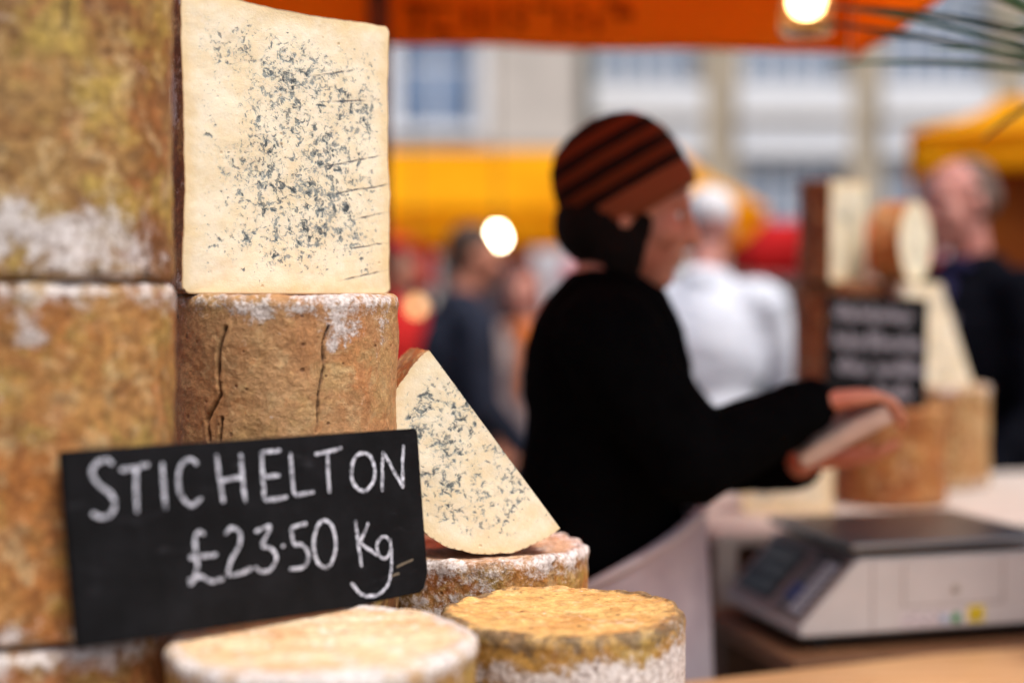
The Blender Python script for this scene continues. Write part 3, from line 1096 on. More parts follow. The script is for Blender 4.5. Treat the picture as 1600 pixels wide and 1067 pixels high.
wheel('whole_cheese', (.047, 1.31, CT), .112, 1.114 - CT, 24,
      rind_mat('rind_d', 4, (lin(196, 150, 72), lin(178, 128, 52), lin(188, 158, 82)), .0, .1, 1.5, 0, (lin(232, 192, 122), lin(218, 166, 98), lin(238, 208, 156)), con=.7, darkw=.03),
      'ochre-topped cheese wheel with blackened rim and white mould', nt=320, ns=110, ntop=70, amp=.003, ov=.0045,
      patches=[(-1.2, .203, .045, .020, 1.3), (-1.75, .205, .05, .010, .9), (-.6, .195, .05, .035, 1.3), (-2.2, .208, .04, .012, .9)])
wheel('whole_cheese', (-.031, 1.530, CT), .112, LT1 - CT, 25,
      rind_mat('rind_e', 5, (lin(190, 134, 66), lin(172, 104, 44), OLIVE), .75, .22, .7, 0, (lin(226, 190, 158), lin(206, 158, 124), lin(240, 230, 226))),
      'mouldy-rimmed cheese wheel beneath the half-moon cut', nt=320, ns=90, ntop=60, amp=.003, ov=.005,
      patches=[(-1.9, .22, .08, .02, .5), (-.9, .21, .03, .03, .3)])
# middle tier
wheel('whole_cheese', (-.392, 1.172, LT1), .1115, .276, 26, rind_mat('rind_f', 6, (lin(188, 140, 82), lin(182, 118, 58), lin(188, 158, 84)), .7, .12, .25, brown=.6),
      'orange-brown cheese wheel behind the end of the price board, in the tall stack', nt=200, ns=100,
      patches=[(-1.25, .235, .012, .012, .8), (-1.75, .175, .014, .014, .9)])
CZ, CBASE = 1.425, LT1
cpx, rpx, coff = 445, 177, math.atan(.227 / 1.425)


def crk(pts, w, d):
    return ([(th_px(x, cpx, rpx, coff), CAM_Z + (470 - y) / FPX * 1.315 - CBASE) for x, y in pts], w, d)


wheel('whole_cheese', (-.227, 1.425, LT1), .1125, .267, 27, rind_mat('rind_g', 7, (lin(194, 150, 104), lin(188, 136, 90), lin(194, 156, 104)), .7, .0, .1, brown=.25, con=.5),
      'tan cheese wheel with dark vertical cracks under the cut half', nt=520, ns=230, ntop=20, amp=.0026, ov=.0035,
      cracks=[crk([(359, 512), (349, 546), (346, 590), (349, 618), (328, 660), (332, 690)], .0015, .006),
              crk([(508, 510), (499, 538), (501, 578), (493, 618), (490, 676)], .0011, .004),
              crk([(351, 655), (347, 692)], .0012, .005)],
      patches=[(th_px(420, cpx, rpx, coff), .25, .05, .012, .25), (th_px(530, cpx, rpx, coff), .235, .03, .03, .55), (th_px(590, cpx, rpx, coff), .23, .015, .03, .5)])
# top tier
wheel('whole_cheese', (-.392, 1.172, LT1 + .277), .111, .285, 28, rind_mat('rind_h', 8, (lin(176, 138, 82), lin(150, 98, 50), lin(192, 164, 82)), .35, .02, .75, brown=.55),
      'yellow-brown cheese wheel with a broad band of white mould, topmost of the tall stack', nt=220, ns=110,
      cracks=[([(th_px(96, 50, 205, .33), .24), (th_px(94, 50, 205, .33), .19)], .0022, .006)],
      patches=[(-2.0, .035, .06, .030, .95), (-1.5, .042, .06, .028, .95), (-1.0, .035, .05, .03, .9), (-.5, .03, .05, .03, .6)], taper=-.03)
HALF_R = .118
lines = []
for (x0, y0, x1, y1) in ((477, 115, 544, 103), (509, 154, 563, 149), (474, 263, 586, 237), (490, 304, 600, 283), (538, 341, 590, 329), (512, 390, 600, 376), (521, 437, 588, 422)):
    f = lambda x: (x - 448) / 160 * HALF_R
    h = lambda y, x: (458 - y) / (1640 - (x - 290) * .3)
    lines.append((f(x0), h(y0, x0), f(x1), h(y1, x1)))
half_wheel('cut_cheese', (-.2175, 1.408, LT1 + .2685), R(40), HALF_R, .283, 31,
           rind_mat('rind_i', 9, (lin(150, 96, 62), lin(128, 78, 46), TAN), .5, .25, .4),
           paste_mat('paste_a', 36, lines, -.02, .92, .010, (-.10, -.02, .22, .285)),
           'tall half cheese wheel with blue-veined cream face on the cracked wheel', nt=160, ns=140, slope=-.005, nu=110, nv=140, amp=.003, ov=.0035,
           patches=[(2.75, .19, .03, .035, 1.4), (2.7, .06, .02, .02, 1.0)])
half_moon('cheese_wedge', (-.0168, 1.458, LT1 + .1185), (0, R(53.2), R(17)), .117, .085, 41,
          rind_mat('rind_j', 10, (lin(186, 116, 66), lin(166, 96, 50), TAN), .0, -.2, .2),
          paste_mat('paste_b', 19, (), .0, .82, .008),
          'half-moon slab of blue-veined cheese leaning against the cracked wheel')

# ------------------------------------------------------------------ price board
g = G('blackboard')
v = g.oc()
n1 = g.noise(v, 18, 7, .7)
c = g.mix(g.ss(n1, .35, .75), lin(11, 11, 13), lin(24, 24, 27))
sp = g.ss(g.noise(v, 420, 3, .6), .66, .74)
c = g.mix(g.ma('MULTIPLY', sp, g.ss(g.noise(v, 22, 3), .5, .7)), c, lin(92, 88, 84))
sm = g.ss(g.noise(g.shift(v, 4, (1, 1, 4)), 12, 6, .7), .6, .8)
c = g.mix(g.ma('MULTIPLY', sm, .22), c, lin(110, 110, 118))
g.bump(g.noise(g.shift(v, 4, (.3, 1, 3)), 120, 5, .7), .3, .001)
BOARD = g.done(c, .75, 0, .12)
g = G('chalk')
v = g.oc()
grain = g.ma('ADD', g.noise(v, 900, 3, .6), g.ma('MULTIPLY', g.noise(v, 160, 3, .6), .6))
c = g.mix(g.ss(grain, .66, .92), lin(58, 58, 64), lin(222, 224, 236))
CHALK = g.done(c, .95, 0, .1)
CHALKDIM = plain('faint_chalk', lin(150, 146, 156), .95, var=.2, scale=200)

BLc, BRc = ray(121, 1012, 1.045), ray(666, 925, 1.300)
TLc = ray(98, 705, 1.057)
ex = (BRc - BLc).normalized()
ez = (TLc - BLc)
ez = (ez - ex * ez.dot(ex)).normalized()
ey = ez.cross(ex)            # away from the camera
BM = Matrix((ex, ey, ez)).transposed()


def on_board(px, py):
    a = ray(px, py, 1.0) - Vector((0, 0, CAM_Z))
    o = Vector((0, 0, CAM_Z))
    t = (BLc - o).dot(ey) / a.dot(ey)
    p = o + a * t - BLc
    return p.dot(ex), p.dot(ez)


board = thing('price_board', 'black chalk price board reading STICHELTON £23.50 Kg, leaning on the cheeses', 'sign', BLc)
board.rotation_euler = BM.to_euler()
outl = [on_board(*p) for p in ((123, 1013), (330, 982), (545, 949), (658, 925), (664, 918), (669, 895), (664, 830), (653, 674), (649, 669), (400, 685), (101, 704), (97, 708))]
pb = MB().prism(outl, 'y', 0, .007)
bmesh.ops.recalc_face_normals(pb.bm, faces=pb.bm.faces)
bmesh.ops.bevel(pb.bm, geom=list(pb.bm.edges), offset=.0009, segments=2, affect='EDGES')
pb.build('slate', BOARD, board)


def stroke(pts, w, seed, par, name, m, y=-.0005, n=None, jit=.22):
    """chalk line: ribbon of uneven width with rounded ends, lying proud of the board by its own thickness"""
    pts = [Vector((p[0], p[1])) for p in pts]
    dense = []
    # Catmull-Rom
    ext = [pts[0] * 2 - pts[1]] + pts + [pts[-1] * 2 - pts[-2]]
    for i in range(1, len(ext) - 2):
        p0, p1, p2, p3 = ext[i - 1:i + 3]
        k = max(3, int((p2 - p1).length / .0012))
        for j in range(k):
            t = j / k
            dense.append(.5 * ((2 * p1) + (p2 - p0) * t + (2 * p0 - 5 * p1 + 4 * p2 - p3) * t * t + (3 * p1 - p0 - 3 * p2 + p3) * t ** 3))
    dense.append(pts[-1])
    rr = random.Random(seed)
    vv, ff = [], []
    L = len(dense)
    ph = [rr.uniform(0, 9) for _ in range(4)]
    for i, p in enumerate(dense):
        d = (dense[min(i + 1, L - 1)] - dense[max(i - 1, 0)])
        d = d.normalized() if d.length > 1e-9 else Vector((1, 0))
        nn = Vector((-d.y, d.x))
        e = min(1, math.sqrt(min(i, L - 1 - i) * .0012 / (w * .5) + .12))
        wl = w * .5 * e * (1 + jit * (.5 * math.sin(i * .5 + ph[0]) + rr.uniform(-.8, .8)))
        wr = w * .5 * e * (1 + jit * (.5 * math.sin(i * .43 + ph[1]) + rr.uniform(-.8, .8)))
        a, b = p + nn * wl, p - nn * wr
        vv += [(a.x, y, a.y), (p.x, y - .00025, p.y), (b.x, y, b.y)]
        if i:
            o = (i - 1) * 3
            ff += [(o, o + 1, o + 4, o + 3), (o + 1, o + 2, o + 5, o + 4)]
    return vv, ff


def letter(par, name, strokes, w, m, conv, y=-.0005, seed=0):
    V, F = [], []
    for k, s in enumerate(strokes):
        vv, ff = stroke([conv(*p) for p in s], w, seed * 13 + k, par, name, m, y - k * .00012)
        F += [tuple(q + len(V) for q in f) for f in ff]
        V += vv
    return link(name, pymesh(name, V, F), m, par)


def ell(cx, cy, rx, ry, n=16, a0=-1.9, turn=6.6, sk=0.0):
    return [(cx + rx * math.cos(a0 + turn * i / n) + sk * math.sin(a0 + turn * i / n), cy + ry * math.sin(a0 + turn * i / n)) for i in range(n + 1)]


zc = lambda zx, zy: on_board(80 + zx * .391, 650 + zy * .391)
TEXT = [
    [[(248, 192), (215, 174), (178, 190), (162, 228), (185, 270), (235, 308), (254, 350), (238, 390), (200, 405), (160, 385)]],
    [[(275, 216), (330, 206), (390, 192)], [(337, 205), (338, 300), (342, 385)]],
    [[(443, 185), (448, 280), (456, 372)]],
    [[(585, 192), (552, 172), (518, 196), (506, 255), (520, 320), (557, 355), (602, 325)]],
    [[(660, 152), (672, 250), (687, 345)], [(755, 150), (764, 250), (775, 345)], [(670, 258), (720, 250), (766, 241)]],
    [[(840, 140), (843, 240), (851, 335)], [(835, 146), (880, 140), (916, 138)], [(845, 242), (880, 239), (912, 236)], [(850, 336), (900, 330), (942, 322)]],
    [[(955, 145), (961, 230), (970, 314)], [(968, 316), (1010, 310), (1052, 300)]],
    [[(1050, 152), (1105, 142), (1162, 127)], [(1103, 145), (1105, 230), (1111, 308)]],
    [ell(1245, 222, 47, 76)],
    [[(1322, 302), (1322, 220), (1325, 138)], [(1325, 142), (1365, 215), (1406, 288)], [(1404, 288), (1402, 200), (1406, 112)]],
    [[(612, 472), (590, 462), (574, 485), (576, 540), (582, 600), (570, 650), (550, 672)], [(545, 655), (600, 640), (640, 660), (688, 648)], [(548, 566), (600, 560), (662, 552)]],
    [[(693, 472), (722, 445), (754, 468), (748, 520), (716, 580), (704, 632)], [(704, 634), (750, 628), (800, 606)]],
    [[(812, 462), (845, 446), (878, 436)], [(876, 438), (858, 480), (842, 516), (880, 530), (898, 568), (874, 612), (838, 620), (812, 600)]],
    [[(922, 514), (926, 518), (930, 520)]],
    [[(1022, 428), (990, 436), (958, 446)], [(958, 446), (962, 480), (966, 512)], [(966, 512), (1004, 516), (1026, 552), (1008, 600), (948, 612)]],
    [ell(1092, 510, 44, 94)],
    [[(1214, 414), (1226, 510), (1240, 602)], [(1266, 424), (1248, 470), (1226, 512)], [(1230, 505), (1262, 528), (1302, 556)]],
    [ell(1328, 524, 27, 44, 12, -.6, -5.6), [(1353, 486), (1358, 560), (1356, 620), (1342, 676), (1300, 714), (1240, 712), (1196, 664)]],
]
for i, st in enumerate(TEXT):
    letter(board, 'chalk_letter', st, .0033 if i < 10 else .0030, CHALK, zc, seed=i + 1)
letter(board, 'scratch', [[(1378, 604), (1400, 592), (1446, 572)], [(1355, 640), (1375, 632), (1390, 628)]], .002, plain('bare_wood_scratch', lin(112, 100, 84), .9, scale=300), zc, seed=77)

# ================================================================== WEIGHING SCALE
sc_l = ray(1250, 1000, 2.115)
scale = thing('weighing_scale', 'white shop scale with steel platter and keypad on the plank table', 'scale', (sc_l.x, sc_l.y, TZ), YAW)
SCW = plain('scale_plastic', lin(196, 190, 188), .4, var=.04, scale=8, bump=.03)
SCD = plain('scale_grey', lin(140, 122, 118), .45, var=.06, scale=8, bump=.03)
BLK = plain('black_plastic', lin(20, 20, 22), .5, var=.1)
SW, SD, SH = .46, .285, .137
sbody = MB().prism([(0, .024), (SW, .024), (SW, SH), (.098, SH), (0, .038)], 'y', 0, SD)
bmesh.ops.bevel(sbody.bm, geom=list(sbody.bm.edges), offset=.003, segments=2, affect='EDGES')
sbody.build('body', SCW, scale)
MB().box((.03, .03, .008), (SW - .03, SD - .03, .0235)).build('base', BLK, scale)
for (x, y) in ((.05, .04), (SW - .05, .04), (.05, SD - .04), (SW - .05, SD - .04)):
    MB().lathe([(.014, 0), (.016, .004), (.014, .0085)], 16, Matrix.Translation((x, y, 0))).build('foot', BLK, scale)
# sloping control face
sl = Vector((.098, 0, SH - .036))
sln = Vector((-sl.z, 0, sl.x)).normalized()
slm = Matrix((sl.normalized(), Vector((0, 1, 0)), sln)).transposed().to_4x4()
slm.translation = Vector((0, 0, .036)) + sln * .0005
LEN = sl.length


def on_slope(name, a, b, c, d, h0, h1, m, bev=.001, par=None):
    return MB().box((a, c, h0), (b, d, h1), bev, 1, slm).build(name, m, par or scale)


on_slope('control_panel', .004, LEN - .004, .006, SD - .006, 0, .0015, SCD)
disp = on_slope('display', .022, LEN - .018, .135, .265, .0016, .004, plain('display_black', lin(10, 10, 12), .45, var=.1, bump=0))
keyp = on_slope('keypad', .016, LEN - .010, .022, .112, .0016, .003, BLK)
KEYM = [plain('key_white', lin(186, 184, 196), .5, var=.05), plain('key_blue', lin(70, 82, 140), .5, var=.05), plain('key_grey', lin(110, 108, 116), .5, var=.05)]
for i in range(6):
    for j in range(4):
        a = .020 + i * .0172
        c = .027 + j * .0205
        on_slope('key', a, a + .0125, c, c + .015, .0031, .006, KEYM[1 if (i in (1, 2) and j >= 2) else (0 if j < 2 else 2)], .001, keyp)
for k in range(3):
    on_slope('readout', .034 + k * .028, .050 + k * .028, .145, .255, .0042, .0048, plain('display_grey', lin(44, 46, 44), .3, var=.2, scale=300), 0, disp)
# front panel seams, hatch, knob and stickers
MB().box((.119, -.0008, .022), (.1205, .001, SH - .003)).build('seam', SCD, scale)
hx0, hx1, hz0, hz1 = .172, .345, .060, .128
for lo, hi in (((hx0, 0, hz0), (hx0 + .0016, 0, hz1)), ((hx1, 0, hz0), (hx1 + .0016, 0, hz1)), ((hx0 + .0016, 0, hz0), (hx1, 0, hz0 + .0016))):
    MB().box((lo[0], -.0008, lo[2]), (hi[0], .001, hi[2])).build('hatch_seam', SCD, scale)
MB().lathe([(.006, 0), (.006, .003), (.004, .004)], 16, Matrix.Translation((.262, -.0005, .086)) @ Matrix.Rotation(R(90), 4, 'X')).build('hatch_knob', plain('knob_beige', lin(176, 164, 150), .5), scale)
lab = MB().box((.168, -.0012, .030), (.283, .001, .051)).build('sticker', plain('sticker_white', lin(206, 196, 200), .5, var=.04, scale=40), scale)
rr = random.Random(5)
for k in range(12):
    x, z = .173 + rr.random() * .06, .033 + rr.random() * .014
    MB().box((x, -.0018, z), (x + .003 + rr.random() * .008, -.0013, z + .0025)).build('small_print', plain('print_grey', lin(130, 118, 118), .6), lab)
MB().box((.236, -.0020, .033), (.249, -.0013, .046), .0003, 1).build('blue_mark', plain('mark_blue', lin(160, 182, 206), .5, var=.02), lab)
MB().lathe([(.0085, 0), (.0085, .0008)], 24, Matrix.Translation((.263, -.0013, .040)) @ Matrix.Rotation(R(90), 4, 'X')).build('green_dot', plain('mark_green', lin(30, 140, 80), .5, var=.02), lab)
MB().box((.284, -.0016, .032), (.312, .001, .056), .0003, 1).build('yellow_sticker', plain('mark_yellow', lin(222, 196, 40), .5, var=.04), scale)
MB().box((.295, -.0022, .037), (.301, -.0017, .051)).build('sticker_print', plain('mark_ochre', lin(150, 124, 30), .5), scale)
# platter
g = G('brushed_steel')
v = g.oc()
STEELP = g.done(g.mix(g.noise(g.shift(v, 1, (1, 40, 1)), 20, 3), lin(120, 116, 114), lin(150, 146, 144)), .34, 1.0)
MB().box((.13, .05, SH + .0005), (.40, .235, SH + .012), .002, 1).build('platter_support', BLK, scale)
pt = MB().box((.082, -.004, SH + .0125), (.435, .288, SH + .024), .005, 3)
pt.build('platter', STEELP, scale)

# ================================================================== CHEESES (rear display)
RB = RZ + .0005
RINDR = rind_mat('rind_k', 51, (lin(178, 112, 52), lin(160, 92, 38), lin(184, 132, 68)), .2, -.1, .1)
RINDS = rind_mat('rind_l', 52, (lin(190, 146, 94), lin(176, 122, 70), lin(196, 164, 110)), .6, .3, .1)
RINDT = rind_mat('rind_m', 53, (lin(140, 76, 34), lin(120, 60, 24), lin(150, 90, 40)), .1, -.3, .2)
wheel('whole_cheese', (.763, 2.86, RB), .109, .194, 61, RINDR, 'smooth orange-brown cheese wheel under the small handwritten board', nt=120, ns=40)
wheel('whole_cheese', (.948, 3.12, RB), .098, .222, 62, RINDS, 'pale-rimmed tan cheese wheel beside the smooth orange-brown one', nt=120, ns=40)
wheel('whole_cheese', (.733, 3.155, RB), .109, .222, 63, RINDT, 'dark brown cheese wheel at the foot of the rear column', nt=120, ns=40)
wheel('whole_cheese', (.733, 3.155, RB + .223), .108, .222, 64, RINDT, 'dark brown cheese wheel holding up the narrow cut half', nt=120, ns=40)
PASTER = paste_mat('paste_rear', 71, (), .0, 1.0, .012)
half_wheel('cut_cheese', (.735, 3.11, RB + .446), R(56), .108, .222, 65, RINDT, PASTER, 'narrow-looking half wheel with dark brown rind on the rear column', nt=60, ns=40, nu=50, nv=60, slope=.006)
# tall pale wedge and round cut piece above it
wdg = thing('cheese_wedge', 'tall pale wedge of blue cheese behind the handwritten board', 'cheese', (.90, 3.10, RB + .2225))
wdg.rotation_euler.z = R(10)


def pbox(name, pts, y0, y1, m, par):
    mb = MB().prism(pts, 'y', y0, y1)
    bmesh.ops.recalc_face_normals(mb.bm, faces=mb.bm.faces)
    bmesh.ops.subdivide_edges(mb.bm, edges=list(mb.bm.edges), cuts=10, use_grid_fill=True)
    bmesh.ops.triangulate(mb.bm, faces=[f for f in mb.bm.faces if len(f.verts) > 4])
    me = mb.mesh(name)
    at = me.attributes.new('edge', 'FLOAT', 'POINT')
    at.data.foreach_set('value', np.full(len(me.vertices), .04, dtype=np.float32))
    return link(name, me, m, par)


pbox('paste', [(-.075, 0), (.088, 0), (.012, .2195), (-.075, .2195)], -.05, .04, PASTER, wdg)
MB().box((-.083, -.05, 0), (-.0755, .04, .2195), .002, 1).build('rind', RINDS, wdg)
half_moon('cheese_round', (.873, 3.08, RB + .4425 + .090), (0, 0, R(52)), .088, .07, 66, rind_mat('rind_n', 54, (lin(206, 130, 70), lin(190, 112, 52), TAN), 0, -.2, .1),
          paste_mat('paste_pale', 72, (), -.02, 1.0, .008), 'round pale cut face with orange rind standing on the tall wedge', nt=60, nk=20, full=True)
half_wheel('cut_cheese', (.525, 2.70, RB), R(-4), .088, .105, 67, RINDS, paste_mat('paste_c', 73, (), -.03, 1.0, .02), 'low cut cheese with yellow rind at the front corner of the white top', nt=60, ns=30, nu=50, nv=40)

# handwritten board
hb_c = ray(1367, 622, 2.80)
hb = thing('handwritten_board', 'small black board with lines of faint chalk handwriting on a cheese', 'sign', (hb_c.x, hb_c.y, RB + .1965), R(6))
hb.rotation_euler = (R(-5), R(3), R(6))
hbm = MB().box((-.104, 0, 0), (.104, .006, .218), .001, 1)
hbm.build('slate', BOARD, hb)
rr = random.Random(9)
for row, (z, spans) in enumerate(((.172, ((-.088, .072),)), (.118, ((-.088, -.03), (-.018, .09))), (.066, ((-.078, -.014), (0, .098))), (.018, ((.0, .075),)))):
    for (a, b) in spans:
        x, pts = a, []
        while x < b:
            h_ = .022 * (1.35 if rr.random() < .25 else .75)
            pts += [(x, z), (x + .003, z + h_), (x + .0055, z + h_ * .55), (x + .007, z - (.010 if rr.random() < .15 else 0))]
            x += .0095
        letter(hb, 'handwriting', [pts], .0030, CHALKDIM, lambda x, z: (x, z), -.0006, seed=row * 5 + int(a * 100) + 40)

# ================================================================== PEOPLE
def skin_mat(name, c1, c2):
    g = G(name)
    v = g.oc()
    c = g.mix(g.ss(g.noise(v, 14, 4), .35, .7), c1, c2)
    g.bump(g.noise(v, 500, 3), .15, .001)
    g.b.inputs['Subsurface Weight'].default_value = .12
    g.b.inputs['Subsurface Radius'].default_value = (.012, .005, .003)
    return g.done(c, .5, 0, .35)


SKIN_A = skin_mat('skin_a', lin(206, 142, 116), lin(196, 118, 96))
SKIN_B = skin_mat('skin_b', lin(200, 142, 128), lin(188, 118, 108))
SKIN_C = skin_mat('skin_c', lin(190, 130, 104), lin(172, 106, 84))
BLACKC = cloth('black_wool', lin(9, 9, 10), lin(6, 6, 7), 0, 1.0, 20)
NAVY = cloth('navy_jacket', lin(16, 17, 24), lin(11, 12, 17), 0, .8, 12)
JEANS = cloth('dark_jeans', lin(34, 38, 52), lin(24, 28, 40), 0, .9, 12)
SHOE = plain('shoe_leather', lin(30, 24, 20), .5)

# ---- seller
SY = 2.2
s = lambda px, py, Y=SY: ray(px, py, Y)
F, U3, LFT = Vector((1, 0, 0)), Vector((0, 0, 1)), Vector((0, 1, 0))
base = s(955, 900)
sel = thing('person', 'seller in brown striped knit hat, black jumper and white apron reaching right', 'person', (base.x, SY, 0))
INV = Vector((-base.x, -SY, 0))


def shift_pr(pr, d):
    out = []
    for p in pr:
        if p[0] == 'c':
            out.append(('c', Vector(p[1]) + d, p[2], Vector(p[3]) + d, p[4]))
        else:
            out.append(('e', Vector(p[1]) + d, p[2], p[3]))
    return out


hq = frame_q(Vector((.985, -.06, -.17)), Vector((.17, 0, .985)))
hc = s(984, 332)
shc = s(938, 525)
shR, shL = Vector((shc.x, SY - .165, shc.z)), Vector((shc.x + .02, SY + .165, shc.z))
elR, elL = s(1083, 722, 1.985), s(1100, 715, 2.40)
wrR, wrL = s(1256, 640, 2.07), s(1240, 722, 2.24)
hipR, hipL = Vector((base.x, SY - .09, .93)), Vector((base.x, SY + .09, .93))
chest, belly, hips = s(948, 600), s(940, 740), s(948, 880)
neck0, neck1 = s(930, 480), s(962, 395)
body = head_prims(hc, hq, 1.0)
body += [('c', neck0, .055, neck1, .052), ('e', chest, (.105, .15, .17), None), ('e', belly, (.10, .14, .17), None), ('e', hips, (.115, .155, .14), None), ('c', shR, .058, shL, .058),
         ('c', shR, .052, elR, .042), ('c', elR, .042, wrR, .028), ('c', shL, .052, elL, .042), ('c', elL, .042, wrL, .028)]
for hp in (hipR, hipL):
    kn = Vector((hp.x + .02, hp.y, .50))
    an = Vector((hp.x - .01, hp.y, .09))
    body += [('c', hp, .085, kn, .055), ('c', kn, .055, an, .038), ('c', an - Vector((.02, 0, .045)), .034, an + Vector((.13, 0, -.055)), .028)]
hdR = s(1273, 628, 2.07)
body += [('c', wrR, .028, hdR, .024)]
body += hand_prims(hdR, Vector((.93, .10, .10)), Vector((.15, 0, -1)), 1, .98, (.45, .6, .5), .05)
hdL = s(1252, 724, 2.20)
body += [('c', wrL, .028, hdL, .024)]
body += hand_prims(hdL, Vector((.90, -.42, .12)), Vector((0, .1, 1)), -1, .95, (.12, .25, .2), .08, .3)
blob('body', shift_pr(body, INV), .0068, SKIN_A, sel, 3)
eyes(hc + INV, hq, 1.0, sel)
cuR, cuL = wrR + (hdR - wrR) * .2, wrL
jump = [('e', chest, (.132, .175, .19), None), ('e', belly, (.128, .165, .19), None), ('e', s(936, 830), (.135, .172, .125), None), ('e', s(898, 575), (.075, .14, .09), None),
        ('c', shR, .078, shL, .078), ('c', shR, .080, elR, .064), ('c', elR, .064, cuR, .047), ('c', shL, .080, elL, .064), ('c', elL, .064, cuL, .047),
        ('e', s(952, 500), (.080, .086, .034), frame_q(Vector((.93, 0, .34)), U3)), ('e', s(1006, 478), (.046, .05, .042), None)]
blob('jumper', shift_pr(jump, INV), .010, BLACKC, sel, 3)
trs = []
for hp in (hipR, hipL):
    kn, an = Vector((hp.x + .02, hp.y, .50)), Vector((hp.x - .01, hp.y, .13))
    trs += [('c', hp, .102, kn, .075), ('c', kn, .075, an, .062)]
trs += [('e', Vector((base.x, SY, .93)), (.128, .165, .12), None)]
blob('trousers', shift_pr(trs, INV), .014, JEANS, sel, 2)
for hp in (hipR, hipL):
    an = Vector((hp.x - .01, hp.y, .09))
    blob('shoe', shift_pr([('c', an - Vector((.025, 0, .045)), .043, an + Vector((.13, 0, -.052)), .036), ('e', an + Vector((.05, 0, -.075)), (.13, .045, .014), None)], INV), .010, SHOE, sel, 2)
hair = [('e', s(950, 394), (.044, .064, .032), None), ('e', s(955, 350), (.09, .082, .075), None), ('e', s(972, 418), (.026, .046, .032), None),
        ('e', s(972, 392, 2.132), (.038, .018, .042), None), ('e', s(972, 392, 2.268), (.038, .018, .042), None), ('c', s(985, 420, 2.145), .016, s(992, 462, 2.15), .012)]
blob('hair', shift_pr(hair, INV), .008, plain('dark_hair', lin(20, 12, 9), .75, var=.2, scale=80, spec=.1), sel, 3)
# knitted hat
g = G('striped_knit')
v = g.oc()
x, y, z = g.xyz(v)
zz = g.ma('ADD', z, g.ma('MULTIPLY', g.ma('SUBTRACT', g.noise(v, 30, 3), .5), .004))
st_ = g.ss(g.ma('SINE', g.ma('MULTIPLY', g.ma('SUBTRACT', zz, .0405), 2 * math.pi / .034)), -.25, .25)
st_ = g.ma('MULTIPLY', st_, g.ma('GREATER_THAN', zz, .042))
cc = g.mix(st_, g.mix(g.ma('GREATER_THAN', zz, .042), lin(134, 70, 44), lin(98, 42, 20)), lin(28, 13, 10))
kn_ = g.ma('MULTIPLY', g.ma('SINE', g.ma('MULTIPLY', z, 1300)), g.ma('SINE', g.ma('MULTIPLY', g.ma('ARCTAN2', y, x), 90)))
g.bump(kn_, .5, .002)
KNIT = g.done(cc, .95, 0, .1)
hat = MB()
prof = [(.094, .004), (.100, 0), (.1035, .010), (.105, .032), (.1035, .042), (.105, .05), (.1045, .075), (.099, .100), (.088, .125), (.068, .146), (.042, .158), (.018, .163), (.002, .164)]
hat.lathe(prof, 64)
ho = hat.build('hat', KNIT, sel, True)
ho.location = s(1000, 336) + INV
ho.rotation_euler = (0, R(-30), 0)
ho.scale = (1, .86, 1)
# apron
nu, nv = 70, 40
Uu, Vv = np.meshgrid(np.linspace(-1, 1, nu), np.linspace(0, 1, nv))
Uu, Vv = Uu.ravel(), Vv.ravel()
ph = Uu * R(118)
ztop = 1.115 - .14 * np.abs(Uu) ** 1.4
zb = .42
zz_ = ztop + (zb - ztop) * Vv
fold = fbm(np.stack([ph * .9, Vv * .35, ph * 0 + 3], 1), 2.4, 3) * .030 * Vv
rx, ry = .152 + .03 * Vv + fold, .186 + .03 * Vv + fold
ap = np.stack([rx * np.cos(ph) - .012, ry * np.sin(ph), zz_], 1)
ao = link('apron', pymesh('apron', ap, grid_faces(nu, nv)), cloth('white_apron', lin(184, 170, 174), lin(164, 150, 156), 0, .9, 8), sel, True)
ao.modifiers.new('thickness', 'SOLIDIFY').thickness = .003
bt = [Vector((.160 * math.cos(a) - .012, .193 * math.sin(a), 1.105 - .135 * min(1, abs(a) / R(118)) ** 1.4)) for a in np.linspace(R(-175), R(175), 60)]
MB().tube(bt, .006, 8).build('apron_string', cloth('apron_tape', lin(200, 190, 192), None, 0), sel, True)
# parcel in her hands
pk = thing('cheese_parcel', 'pale paper-wrapped slab of cheese held in both of the seller\'s hands', 'parcel', s(1312, 674, 2.10))
pk.rotation_euler = (R(8), R(-30), R(-8))
PAPER = plain('waxed_paper', lin(206, 176, 160), .6, var=.05, scale=20)
mb = MB().box((-.073, -.05, -.013), (.073, .05, .013), .005, 3)
bmesh.ops.subdivide_edges(mb.bm, edges=list(mb.bm.edges), cuts=4, use_grid_fill=True)
for v_ in mb.bm.verts:
    v_.co += Vector((random.uniform(-1, 1), random.uniform(-1, 1), random.uniform(-1, 1))) * .0009
mb.build('wrapper', PAPER, pk, True)
MB().prism([(-.05, -.02), (.055, -.035), (.05, .03), (-.045, .02)], 'z', .0136, .0148).build('paper_fold', PAPER, pk)


